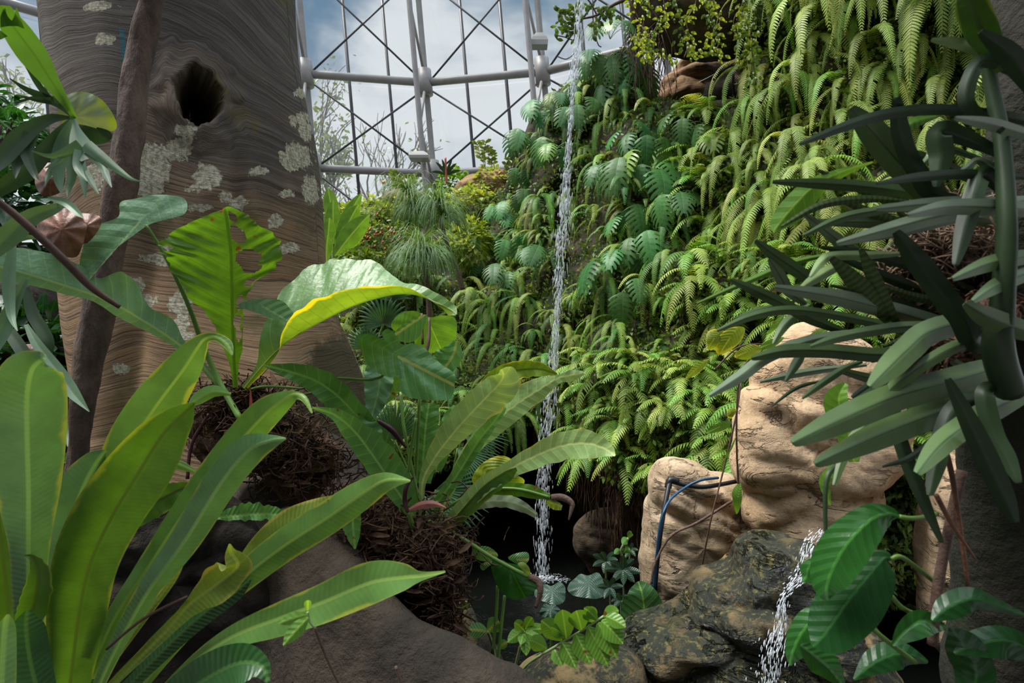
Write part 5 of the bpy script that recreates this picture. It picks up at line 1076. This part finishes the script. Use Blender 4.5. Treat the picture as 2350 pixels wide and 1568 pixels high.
# ---------------------------------------------------------------- low plants at bottom centre
def spray(name, label, cat, stem, leaves, mat, stemmat='stalk_pale', rp=3, group=None, **k):
    t = thing(name, label, cat, P(*stem[0]), group)
    mb = MB(); pxtube(mb, stem, rp, sub=6); mb.build('stem', M[stemmat], t)
    for (ax, ay, bx, by, w, d) in leaves:
        mb = MB(); leafspan(mb, (ax, ay), (bx, by), w, d, d-.04, vs=.012, vk=.7, crin=.03, fold=k.get('fold', -.25), na=18, nc=4, bow=k.get('bow', (0, -3))); mb.build('leaf', M[mat], t)
    return t
spray('leafy_branch', 'bright green branch with paired oval leaves across the bottom centre', 'branch', [(1170, 1590, 1.75), (1205, 1530, 1.73), (1270, 1487, 1.7), (1340, 1445, 1.68), (1385, 1415, 1.66)],
      [(1290, 1470, 1242, 1425, 22, 1.7), (1300, 1468, 1290, 1400, 24, 1.69), (1335, 1448, 1322, 1402, 24, 1.68), (1365, 1430, 1345, 1398, 18, 1.68), (1385, 1418, 1420, 1402, 16, 1.66), (1372, 1425, 1340, 1396, 12, 1.67), (1380, 1425, 1430, 1478, 24, 1.64), (1372, 1430, 1415, 1510, 26, 1.65), (1350, 1440, 1395, 1530, 26, 1.66), (1320, 1455, 1355, 1525, 24, 1.67), (1290, 1475, 1322, 1535, 20, 1.68), (1270, 1488, 1290, 1530, 16, 1.7), (1300, 1465, 1265, 1440, 16, 1.7), (1390, 1415, 1436, 1440, 16, 1.63), (1255, 1490, 1215, 1470, 18, 1.72)], 'bright')
spray('leafy_shoot', 'small upright shoot with pointed leaves left of the leafy branch', 'plant', [(1170, 1580, 1.85), (1190, 1500, 1.83), (1203, 1450, 1.8)], [(1203, 1448, 1165, 1475, 14, 1.8), (1203, 1448, 1180, 1430, 12, 1.8), (1205, 1446, 1222, 1418, 12, 1.8), (1206, 1450, 1252, 1445, 13, 1.79), (1206, 1452, 1245, 1475, 13, 1.78), (1204, 1455, 1208, 1505, 14, 1.78), (1202, 1455, 1195, 1480, 10, 1.78)], 'bright')
spray('seedling', 'tiny pale seedling leaves in front of the lowest broad strap frond', 'plant', [(722, 1440, 1.07), (710, 1425, 1.07), (706, 1405, 1.07)], [(706, 1412, 640, 1432, 13, 1.06), (708, 1418, 650, 1482, 17, 1.05), (706, 1402, 706, 1378, 8, 1.06)], 'bright')
spray('small_leafy_plant', 'low plant with rounded green leaves beside the mossy stone', 'plant', [(1140, 1530, 2.05), (1130, 1480, 2.03), (1120, 1450, 2.0)], [(1120, 1452, 1072, 1448, 16, 2.0), (1120, 1450, 1146, 1428, 18, 2.0), (1140, 1490, 1165, 1475, 10, 2.0)], 'heartleaf')
spray('small_leafy_plant', 'two small bright leaves on the fibrous mound edge', 'plant', [(1060, 1410, 1.96), (1056, 1400, 1.95)], [(1060, 1400, 1042, 1398, 6, 1.94), (1058, 1402, 1076, 1388, 8, 1.94)], 'bright')
for k, pts in enumerate(([(1142, 1345, 1.98), (1138, 1420, 1.98), (1130, 1500, 1.98)], [(1158, 1368, 1.97), (1150, 1440, 1.97), (1142, 1530, 1.97)])):
    mb = MB(); pxtube(mb, pts, 4); tag(mb.build('leaf_stem', M['stalk']), ['left', 'right'][k]+' of two straight green stems rising in front of the dark pool', 'stem', None)
t = thing('upright_leaf_plant', 'single big rounded veined leaf standing at the foot of the layered boulder', 'plant', P(1475, 1440, 2.75))
FLt = lambda mat, A, o, tip, **k: (lambda mb: (fan_leaf(mb, A, o, tip, **k), mb.build('leaf', M[mat], t))[1])(MB())
mb = MB(); blade(mb, [(1482, 1440, 2.72, 20, 30), (1480, 1420, 2.72, 50, 48), (1478, 1395, 2.72, 50, 44), (1474, 1365, 2.72, 40, 34), (1468, 1345, 2.74, 24, 20), (1464, 1335, 2.75, 4, 4)], fold=-.2, vs=.045, vk=.8, crin=.02); mb.build('leaf', M['veined'], t)
def pond(px, py, r_, d, label, tip=(0, 1), seed=0):
    global t
    t = thing('taro', label, 'plant', P(px, py+40, d)); q = []
    for k in range(14):
        a = 2*pi*k/14; rr = r_*(1+.12*sin(3*a+seed)+(-.35 if k == 0 else 0)); q.append((px+rr*sin(a), py-rr*.72*cos(a)))
    mb = MB(); fan_leaf(mb, (px+2, py-4, d), q, 7, tilt=(0, -1.0), dome=.03, ripple=.012, nv=8); mb.build('leaf', M['pondleaf'], t)
    mb = MB(); pxtube(mb, [(px, py-3, d+.01), (px+3, py+40, d+.02), (px+2, py+90, d+.02)], 3); mb.build('leaf_stalk', M['stalk'], t)
pond(1266, 1362, 36, 3.9, 'dark green round-leaved water plant just below the waterfall splash')
pond(1350, 1345, 44, 3.7, 'dark round-leaved plant in the pool right of the waterfall splash', seed=1)
pond(1262, 1402, 24, 3.3, 'small dark round leaf low in the pool behind the leafy branch', seed=2)
pond(1300, 1425, 22, 3.2, 'dusky round leaf half hidden by the leafy branch', seed=3)
def rosette(px, py, s, n, d, label, mat, seed):
    r = random.Random(seed); L = []
    for k in range(n):
        a = 2*pi*k/n+r.uniform(-.2, .2); l = s*r.uniform(.8, 1.2); L.append((px, py, px+l*cos(a), py+l*sin(a)*.8, s*.2, d-.02*sin(a)))
    return spray('pool_side_plant', label, 'plant', [(px+2, py+70, d), (px, py+20, d), (px, py, d)], L, mat, rp=2)
for q in ((1390, 1290, 34, 7, 3.6, 'dark rosette plant above the round-leaved plant by the pool'), (1430, 1310, 40, 8, 3.4, 'larger dusky rosette plant beside the layered boulder'), (1445, 1265, 22, 6, 3.6, 'small rosette high beside the layered boulder'), (1400, 1350, 30, 6, 3.3, 'dark rosette plant at the foot of the layered boulder'), (1425, 1380, 26, 6, 3.2, 'lowest dark rosette next to the big veined leaf')):
    rosette(q[0], q[1], q[2], q[3], q[4], q[5], 'pondleaf', q[0])
spray('pool_side_plant', 'tiny bright heart-leaved sprig against the dark cave', 'plant', [(1440, 1300, 3.5), (1425, 1265, 3.5), (1442, 1235, 3.5)], [(1442, 1238, 1428, 1250, 9, 3.5), (1442, 1236, 1450, 1222, 7, 3.5), (1425, 1265, 1410, 1272, 7, 3.5), (1430, 1270, 1446, 1262, 7, 3.5)], 'heart')

# fan palms behind the pale anthurium
def fan_palm(px, py, d, label, fans, grp='fan palms below the cliff'):
    t = thing('fan_palm', label, 'palm', P(px, py, d), grp)
    for fi, (hx, hy, a0, a1, rad, n) in enumerate(fans):
        mb = MB(); r = random.Random(fi*7+int(px))
        for k in range(n):
            a = radians(a0+(a1-a0)*k/(n-1)); l = rad*(1-.18*abs(2*k/(n-1)-1))*r.uniform(.93, 1.05); ex, ey = cos(a), -sin(a); q = 2*pi*rad*abs(a1-a0)/360/n*.5
            st = [(hx, hy, d, 1, 1), (hx+ex*l*.45, hy+ey*l*.45, d-.04, q*.45, q*.45), (hx+ex*l*.75, hy+ey*l*.75+l*.01, d-.05, q*.42, q*.42), (hx+ex*l, hy+ey*l+l*.07, d-.03, .4, .4)]
            blade(mb, st, na=10, nc=1, fold=-.7)
        mb.build('fan_leaf', M['palm'], t)
        mb = MB(); pxtube(mb, [(hx, hy, d), ((hx+px)/2, (hy+py)/2, d+.02), (px, py, d)], 2.5); mb.build('leaf_stalk', M['stalk'], t)
fan_palm(1010, 1240, 2.75, 'fan palm with stiff pleated leaves behind the pale anthurium', [(905, 1010, 20, 150, 105, 20), (1060, 1000, -35, 60, 115, 22), (1050, 1030, -80, 10, 110, 18), (1000, 1125, -125, 40, 130, 26), (955, 1130, -150, -30, 80, 16)])
fan_palm(860, 800, 5.0, 'dark fan palm on the far bank beside the trunk', [(880, 745, -20, 200, 75, 22), (840, 800, 0, 180, 60, 18), (900, 690, 10, 170, 55, 16)])

# ---------------------------------------------------------------- staghorn fern, upper left
t = thing('staghorn_fern', 'big staghorn fern with pale shield and forked hanging fronds at upper left', 'fern', P(170, 275, 1.35))
def ST(mat, sets, name='forked_frond', **k):
    mb = MB()
    for s_, d in sets: blade(mb, S_(s_, d[0], d[1]), na=22, nc=3, vs=.5, **k)
    return mb.build(name, M[mat], t)
ST('stag_g', [([(172, 272, 5, 5), (150, 236, 9, 9), (118, 186, 20, 16), (82, 130, 32, 26), (45, 80, 30, 28), (18, 42, 22, 24), (2, 12, 12, 16)], (1.35, 1.15)), ([(20, 60, 16, 16), (10, 38, 7, 7), (8, 12, 1, 1)], (1.19, 1.16)), ([(40, 60, 14, 12), (40, 40, 6, 6), (38, 18, 1, 1)], (1.19, 1.16)), ([(4, 90, 14, 14), (-20, 60, 6, 6), (-30, 40, 1, 1)], (1.18, 1.16))], fold=.2)
ST('stag_d', [([(172, 272, 4, 4), (140, 242, 9, 9), (100, 222, 10, 8), (60, 205, 6, 6), (22, 180, 1, 1)], (1.35, 1.3)), ([(118, 232, 8, 8), (80, 228, 5, 5), (48, 222, 1, 1)], (1.32, 1.3)), ([(140, 238, 12, 10), (128, 200, 8, 8), (114, 155, 1, 1)], (1.33, 1.3)), ([(112, 226, 7, 7), (85, 190, 6, 6), (60, 155, 1, 1)], (1.33, 1.3))], fold=.2)
ST('stag', [([(172, 272, 3, 3), (174, 292, 8, 8), (180, 318, 20, 18), (190, 345, 26, 26), (200, 365, 12, 12)], (1.33, 1.27)), ([(195, 330, 14, 16), (228, 358, 13, 12), (268, 388, 8, 8), (300, 410, 4, 4), (324, 417, 1, 1)], (1.28, 1.22)), ([(200, 345, 12, 12), (232, 378, 9, 9), (245, 405, 6, 6), (256, 430, 1, 1)], (1.28, 1.22)),
            ([(186, 345, 14, 12), (178, 378, 9, 9), (186, 400, 6, 6), (200, 416, 1, 1)], (1.28, 1.22)), ([(184, 332, 12, 12), (145, 352, 9, 9), (112, 358, 5, 5), (72, 346, 1, 1)], (1.28, 1.24)), ([(160, 345, 8, 8), (130, 372, 5, 5), (103, 386, 1, 1)], (1.28, 1.24))], fold=-.25)
ST('stag', [([(165, 275, 3, 3), (150, 310, 11, 11), (138, 350, 16, 14), (132, 385, 14, 12), (136, 420, 8, 8), (142, 446, 1, 1)], (1.38, 1.34)), ([(128, 380, 10, 8), (112, 400, 6, 6), (104, 424, 1, 1)], (1.38, 1.34)), ([(160, 340, 10, 10), (165, 400, 9, 9), (158, 430, 6, 6), (155, 452, 1, 1)], (1.42, 1.38)), ([(175, 340, 10, 10), (190, 400, 9, 9), (196, 455, 1, 1)], (1.42, 1.38)), ([(175, 360, 8, 8), (205, 410, 7, 7), (226, 445, 1, 1)], (1.42, 1.38))], fold=-.25)
ST('stag_d', [([(160, 270, 3, 3), (120, 272, 9, 10), (80, 290, 14, 14), (40, 320, 20, 18), (5, 365, 16, 14), (-20, 400, 5, 5)], (1.34, 1.2)), ([(70, 300, 16, 16), (60, 350, 13, 12), (78, 400, 8, 6), (90, 415, 1, 1)], (1.28, 1.24)), ([(60, 310, 14, 14), (40, 370, 11, 11), (35, 410, 1, 1)], (1.28, 1.24))], fold=.3)
ST('stag_d', [([(165, 272, 3, 3), (135, 310, 12, 12), (95, 355, 17, 16), (50, 400, 20, 18), (-10, 440, 14, 14)], (1.4, 1.3))], fold=.3)
mb = MB(); fan_leaf(mb, (172, 268, 1.42), [(145, 225), (168, 213), (200, 212), (232, 228), (255, 255), (268, 285), (262, 300), (240, 300), (205, 290), (180, 285), (150, 290), (138, 275), (130, 268)], 5, tilt=(.4, .2), dome=.05, ripple=.01, rings=8); mb.build('shield_frond', M['shield'], t)['label'] = 'pale fan-shaped shield frond'
mb = MB(); fan_leaf(mb, (190, 290, 1.46), [(150, 285), (200, 288), (250, 300), (255, 320), (225, 332), (190, 320), (165, 300)], 3, dome=.03); mb.build('shield_frond', M['stag_d'], t)
t = thing('staghorn_fern', 'reddish dry staghorn shields below the big staghorn against the trunk', 'fern', P(140, 580, 1.7))
for q, dd in (([(85, 490), (110, 468), (150, 478), (185, 498), (200, 520), (190, 560), (175, 590), (140, 585), (100, 555), (84, 520)], 1.68), ([(160, 495), (200, 490), (232, 500), (225, 530), (195, 560), (170, 540)], 1.72), ([(40, 795), (80, 790), (108, 805), (100, 825), (60, 828), (42, 815)], 1.7), ([(90, 380), (130, 375), (150, 400), (140, 440), (100, 450), (80, 420)], 1.75)):
    mb = MB(); cx = sum(p[0] for p in q)/len(q); cy_ = sum(p[1] for p in q)/len(q); fan_leaf(mb, (cx, cy_, dd), q, 3, dome=.07, ripple=.015); mb.build('shield_frond', M['pink_dead'], t)
for st in ([(150, 470, 3, 3), (120, 480, 12, 12), (70, 500, 18, 18), (20, 540, 24, 20), (-30, 600, 8, 8)], [(110, 455, 3, 3), (150, 465, 9, 9), (180, 490, 6, 8), (190, 500, 1, 1)], [(60, 640, 5, 5), (30, 700, 12, 12), (5, 760, 16, 14), (-20, 820, 6, 6)], [(60, 745, 4, 4), (85, 790, 10, 10), (130, 850, 14, 12), (165, 900, 14, 12), (205, 945, 1, 1)],
           [(125, 850, 8, 8), (140, 920, 8, 8), (150, 990, 6, 6), (155, 1025, 1, 1)], [(30, 560, 6, 6), (20, 640, 12, 12), (25, 720, 8, 8), (40, 760, 1, 1)], [(90, 548, 2, 2), (60, 545, 6, 6), (0, 560, 8, 8), (-40, 560, 3, 3)]):
    leafpart(t, 'stag', 'forked_frond', S_(st, 1.6, 1.5), fold=.3, vs=.5)
ST('stag_d', [([(60, 660, 6, 6), (75, 720, 12, 12), (110, 790, 12, 12), (90, 860, 1, 1)], (1.7, 1.65)), ([(20, 760, 12, 12), (60, 830, 12, 12), (40, 900, 1, 1)], (1.7, 1.65))], fold=.2)

# ---------------------------------------------------------------- leafy shrubs: many leaves on a bush
def bush(name, label, cat, px, py, d, rx, ry, n, ls, lw, mat, seed, group=None, down=.3, stem=True):
    r = random.Random(seed); c = P(px, py, d); t = thing(name, label, cat, P(px, py+ry*.95, d), group); mb = MB(); X = rx*d/F; Z = ry*d/F
    for _ in range(n):
        v = Vector((r.gauss(0, 1), r.gauss(0, 1), r.gauss(0, 1))).normalized(); f = r.uniform(.35, 1)**.5
        p = c+Vector((v.x*X*f, v.y*X*.8*f, v.z*Z*f)); D = (v+Vector((r.gauss(0, .5), r.gauss(0, .5), r.gauss(-down, .4)))).normalized(); L = r.uniform(*ls)
        S = D.cross(Vector((r.gauss(0, .4), r.gauss(0, .4), 1))).normalized()*L*lw; dr = Vector((0, 0, -L*.25))
        q = [p, p+D*L*.35+S, p+D*L*.35-S+dr*.1, p+D*L*.75+S*.7+dr*.5, p+D*L*.75-S*.7+dr*.5, p+D*L+dr, p+D*L*.35+dr*.3, p+D*L*.75+dr*.8]
        mb.add([tuple(x) for x in q], [(0, 6, 1), (0, 2, 6), (1, 6, 7, 3), (6, 2, 4, 7), (3, 7, 5), (7, 4, 5)], [(.5, 0), (1, .3), (0, .3), (1, .7), (0, .7), (.5, 1), (.5, .3), (.5, .7)], [(0, 0), (.02, .4), (.02, .4), (.02, .9), (.02, .9), (0, 1.2), (0, .4), (0, .9)])
    mb.build('foliage', M[mat], t)
    if stem:
        mb = MB()
        for k in range(5):
            e = c+Vector((r.gauss(0, .4)*X, r.gauss(0, .3)*X, r.uniform(-.2, .7)*Z)); b = P(px, py+ry*.95, d)
            tube(mb, [b, b.lerp(e, .5)+Vector((r.gauss(0, .1)*X, 0, 0)), e], [.012*d/3, .009*d/3, .004*d/3], n=5)
        mb.build('stem', M['stick'], t)
    return t
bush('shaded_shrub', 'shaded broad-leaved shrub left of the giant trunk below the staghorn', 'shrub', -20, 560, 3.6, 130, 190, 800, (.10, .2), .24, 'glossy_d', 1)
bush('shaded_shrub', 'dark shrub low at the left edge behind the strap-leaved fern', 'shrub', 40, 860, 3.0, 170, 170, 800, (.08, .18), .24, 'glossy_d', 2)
bush('fringe_shrub', 'green shrub in front of the glass at far left', 'shrub', 10, 330, 5.5, 90, 90, 500, (.10, .2), .2, 'glossy', 3)
bush('fringe_shrub', 'taller leafy plant left of the trunk beside the glass', 'shrub', -40, 260, 6.5, 80, 70, 320, (.12, .24), .18, 'glossy', 4)
bush('darkening_undergrowth', 'dark leafy undergrowth added to darken the bottom left beneath the strap fern', 'undergrowth', 160, 1250, 2.2, 160, 200, 300, (.08, .2), .2, 'strap_dk', 5)  # extra dark foliage added to deepen the bottom left corner
rock('boulder', 'dark mossy mound behind the lower left ferns', [(-200, 600), (40, 640), (150, 760), (180, 900), (170, 1100), (150, 1300), (-200, 1400), (-300, 900)], 3.4, .5, M['soil'], .15, 1.5, sd=22)
spray('banana_like_plant', 'large smooth upright leaves on the far bank touching the trunk edge', 'plant', [(770, 640, 7.2), (765, 560, 7.2), (768, 500, 7.2)], [(768, 520, 752, 430, 17, 7.2), (765, 560, 764, 460, 20, 7.1), (772, 550, 830, 443, 16, 7.1), (778, 560, 822, 470, 22, 7.0), (768, 588, 848, 492, 24, 6.8), (752, 560, 756, 500, 16, 7.0), (748, 600, 752, 540, 14, 6.9)], 'banana', rp=5, fold=-.3)
# weeping trees
def weeping(label, trunk, tufts, d, seed):
    r = random.Random(seed); t = thing('weeping_tree', label, 'tree', P(*trunk[0], d), 'weeping trees on the far bank')
    mb = MB(); pxtube(mb, [(p[0], p[1], d) for p in trunk], [6, 5.5, 5, 4][:len(trunk)], n=8, sub=5, nz=.1); mb.build('trunk', M['spadix'], t)
    for (tx, ty, s) in tufts:
        mb = MB()
        for _ in range(190):
            a = r.uniform(0, 2*pi); el = r.uniform(.2, 1.35); L = s*r.uniform(.7, 1.2); D = Vector((cos(a)*cos(el), sin(a)*cos(el), sin(el))); p = P(tx, ty, d)+D*.03; pts = [p]; 
            for k in range(5): D = (D+Vector((0, 0, -.42-.1*k))).normalized(); p = p+D*L/5; pts.append(p)
            V = []; w = .006
            for k, q in enumerate(pts): V += [tuple(q+Vector((-w*(1-k/5.5), 0, 0))), tuple(q+Vector((w*(1-k/5.5), 0, 0)))]
            mb.add(V, [(2*k, 2*k+1, 2*k+3, 2*k+2) for k in range(5)], None, [(.01, .5)]*12)
        mb.build('leaf_tuft', M['weep'], t)
    return t
weeping('weeping grass-leaved tree with high tufts beside the lone column', [(1062, 665), (1050, 620), (1030, 570), (1008, 500)], [(935, 445, .5), (1005, 472, .55), (950, 480, .36), (1022, 500, .36)], 6.2, 1)
weeping('lower weeping grass-leaved tree in front of the rock planters', [(985, 760), (984, 700), (978, 640), (968, 590)], [(965, 568, .58), (945, 600, .4), (990, 590, .4)], 5.8, 2)
fb = [('yellow-green shrub', 860, 500, 8.6, 60, 45, 'shrubleaf'), ('light green fluffy shrub', 920, 480, 9.0, 60, 30, 'shrubleaf'), ('airy pale green shrub', 1085, 470, 8.2, 60, 45, 'shrubleaf'), ('airy yellow-green shrub', 1130, 440, 8.8, 60, 55, 'shrubleaf'), ('bushy bright shrub', 1040, 430, 9.2, 36, 46, 'bright'),
      ('shrub with tiny red flowers', 880, 560, 7.6, 62, 55, 'creeper'), ('dense low green shrub', 930, 640, 6.9, 60, 50, 'fern_d'), ('pale leafy shrub', 1080, 560, 7.2, 46, 60, 'shrubleaf'), ('mid-green shrub', 830, 620, 6.8, 62, 50, 'creeper'), ('small yellow-green shrub', 800, 500, 9.0, 40, 34, 'shrubleaf')]
for i, (w, px, py, d, rx, ry, mt) in enumerate(fb):
    nm = ['above the flowering shrub', 'below the small tan planter', 'in front of the pale planter', 'on top of the pale planter', 'at the foot of the lone column', 'right of the smooth upright leaves', 'under the lower weeping tree', 'right of the weeping tufts', 'beside the trunk below the upright leaves', 'behind the smooth upright leaves'][i]
    o = bush('far_shrub', w+' on the far bank '+nm, 'shrub', px, py, d, rx, ry, 700, (.04, .12), .28, mt, 40+i, 'shrubs on the far bank', stem=False)
    if 'red' in w:
        mb = MB(); r = random.Random(3)
        for _ in range(40):
            c = P(px+r.gauss(0, 30), py+r.gauss(-8, 26), d-.3-r.random()*.2); tube(mb, [c, c+Vector((.02, 0, .03))], .014, n=5, sub=1)
        mb.build('flowers', M['red'], o)
def thin_plant(px, py, d, h, label, seed, mat='shrubleaf'):
    r = random.Random(seed); t = thing('thin_plant', label, 'plant', P(px, py, d)); mb = MB(); lb = MB(); x = px
    for s_ in range(r.choice((2, 3))):
        pts = [(px, py, d)]; dx = r.uniform(-.35, .35)*h
        for k in range(1, 5): pts.append((px+dx*k/4+r.gauss(0, 3), py-h*k/4*r.uniform(.85, 1), d))
        pxtube(mb, pts, .9, n=4)
        for k in range(16):
            q = cr(pts, r.uniform(.15, 1)); s = r.choice((-1, 1)); blade(lb, [(q[0], q[1], d, .5, .5), (q[0]+s*6, q[1]-4, d, 3, 3), (q[0]+s*12, q[1]-5, d, .3, .3)], na=4, nc=1)
    mb.build('stem', M['stick'], t); lb.build('leaves', M[mat], t)
thin_plant(1112, 400, 8.8, 85, 'tall thin leafy stem silhouetted on the pale planter', 1)
thin_plant(1135, 400, 8.8, 60, 'wiry bare-looking plant beside the tall thin stem', 2)
thin_plant(905, 440, 9.0, 50, 'thin plant with small leaves on the small tan planter', 3)
thin_plant(945, 440, 9.1, 40, 'short thin plant on the right of the small tan planter', 4)
thin_plant(1165, 405, 8.4, 60, 'thin plant where the planter meets the cliff', 5)
spray('bromeliad', 'dark spiky bromeliad with a red flower spike against the glass', 'bromeliad', [(1025, 420, 8.9), (1024, 400, 8.9), (1022, 362, 8.9)], [(1024, 402, 1000, 372, 3.5, 8.9), (1024, 402, 1048, 375, 3.5, 8.9), (1024, 402, 990, 395, 3.5, 8.9), (1024, 402, 1058, 392, 3.5, 8.9), (1024, 400, 1014, 365, 3, 8.9), (1024, 400, 1038, 366, 3, 8.9)], 'stag_d', 'red', 2.4)
mb = MB(); tube(mb, [P(878, 420, 8.9), P(884, 418, 8.9)], .03, n=8); tag(mb.build('orange_flower', M['orange']), 'small orange flower head on a thin hook above the tan planter', 'flower')

# ---------------------------------------------------------------- vines on the overhang and branch at top
def vine(label, pts, d, n, seed, mat='limeheart', ln=12, grp=None, nm='leafy_vine'):
    r = random.Random(seed); t = thing(nm, label, 'vine', P(*pts[-1], d), grp); mb = MB(); q3 = [(p[0], p[1], d) for p in pts]; pxtube(mb, q3, 1.3, n=4, sub=5); mb.build('stem', M['stick'], t)
    lb = MB()
    for k in range(n):
        q = cr(q3, r.random()); a = r.uniform(0, 2*pi); L = ln*r.uniform(.7, 1.4); dd = d+r.uniform(-.25, .1); x, y = q[0]+r.gauss(0, 8), q[1]+r.gauss(0, 8)
        blade(lb, [(x, y, dd, .6, .6), (x+cos(a)*L*.5, y+abs(sin(a))*L*.5, dd-.02, L*.27, L*.27), (x+cos(a)*L, y+abs(sin(a))*L*1.1, dd, .4, .4)], na=5, nc=1, fold=.3, vs=.5)
    lb.build('leaves', M[mat], t); return t
rv = random.Random(2)
VL = ['near its left end', 'second from its left end', 'third from its left end', 'left of its middle', 'at its middle', 'just right of its middle', 'third from its right end', 'second from its right end', 'near its right end']
for i in range(9):
    x = 1455+i*32; vine('yellow-green small-leaved vine hanging on the dark overhang '+VL[i], [(x+rv.gauss(0, 6), -60), (x+rv.gauss(0, 10), 0), (x+rv.gauss(8, 12), 50), (x+rv.gauss(10, 16), 100), (x+rv.gauss(16, 14), 130+rv.uniform(-10, 30))], 5.35, 60, i, 'creeper' if i % 2 else 'limeheart', 11, 'vines on the dark overhang')
vine('small-leaved vines draping right of the overhang', [(1710, -60), (1718, 30), (1725, 110), (1735, 200)], 5.1, 110, 31, 'creeper', 13)
t = thing('overhead_branch', 'branch with small yellow-green leaves hanging in at top behind the waterfall', 'branch', P(1440, 20, 5.8))
mb = MB(); pxtube(mb, [(1460, -10, 5.9), (1410, 10, 5.8), (1370, 35, 5.7), (1330, 45, 5.7), (1300, 60, 5.7)], [5, 4, 3, 2, 1], n=6)
pxtube(mb, [(1370, 35, 5.7), (1350, 0, 5.7), (1320, -20, 5.7)], 2, n=5); pxtube(mb, [(1360, -40, 5.7), (1362, 60, 5.7), (1372, 100, 5.7), (1380, 108, 5.7)], 1.3, n=5, sub=6); pxtube(mb, [(1330, 60, 5.7), (1325, 110, 5.7), (1302, 135, 5.7), (1280, 130, 5.7)], 1.3, n=5, sub=6); pxtube(mb, [(1315, 50, 5.7), (1318, 90, 5.7), (1295, 85, 5.7), (1272, 80, 5.7)], 1.3, n=5, sub=6)
mb.build('twigs', M['stick'], t)
r = random.Random(4); lb = MB()
for _ in range(120):
    a = r.uniform(0, 2*pi); cx, cy_ = r.choice(((1290, 35), (1300, 60), (1320, 25), (1345, 15), (1365, 60), (1385, 25), (1400, 40), (1310, 78), (1285, 60))); cx += r.gauss(0, 9); cy_ += r.gauss(0, 9); L = r.uniform(10, 20)
    blade(lb, [(cx, cy_, 5.7, .5, .5), (cx+cos(a)*L*.55, cy_+sin(a)*L*.55, 5.68, L*.24, L*.24), (cx+cos(a)*L, cy_+sin(a)*L, 5.7, .4, .4)], na=5, nc=1, fold=.3, vs=.5)
lb.build('leaves', M['creeper'], t)
def gapmass():
    r = random.Random(9); mb = MB()
    for _ in range(70):
        px = r.uniform(1440, 1530); py = r.uniform(40, 110); p = P(px, py, 5.9+r.random()*.4); L = r.uniform(.3, .8); pts = [p]; q = p.copy()
        for k in range(3): q = q+Vector((r.gauss(0, .05), 0, -L/3)); pts.append(q.copy())
        tube(mb, pts, .004, n=3, sub=2)
    tag(mb.build('hanging_roots', M['stick'], origin=(1.7, 6, 4)), 'dark fine roots and strands hanging left of the overhang', 'roots', kind='stuff')
gapmass()

# unseen wall added behind the camera to cut the light from there
def wall_box(name, x0, x1, y0, y1, z0, z1, mat, label):
    mb = MB(); V = [(x, y, z) for z in (z0, z1) for x, y in ((x0, y0), (x1, y0), (x1, y1), (x0, y1))]
    mb.add(V, [(3, 2, 1, 0), (4, 5, 6, 7), (0, 1, 5, 4), (1, 2, 6, 5), (2, 3, 7, 6), (3, 0, 4, 7)]); tag(mb.build(name, mat, smooth=False), label, kind='structure')
wall_box('wall_back_blocker', -17, 13, -3.2, -2.9, -1.15, 6.5, M['rock_dark'], 'unseen dark wall added behind the viewpoint to cut frontal light')
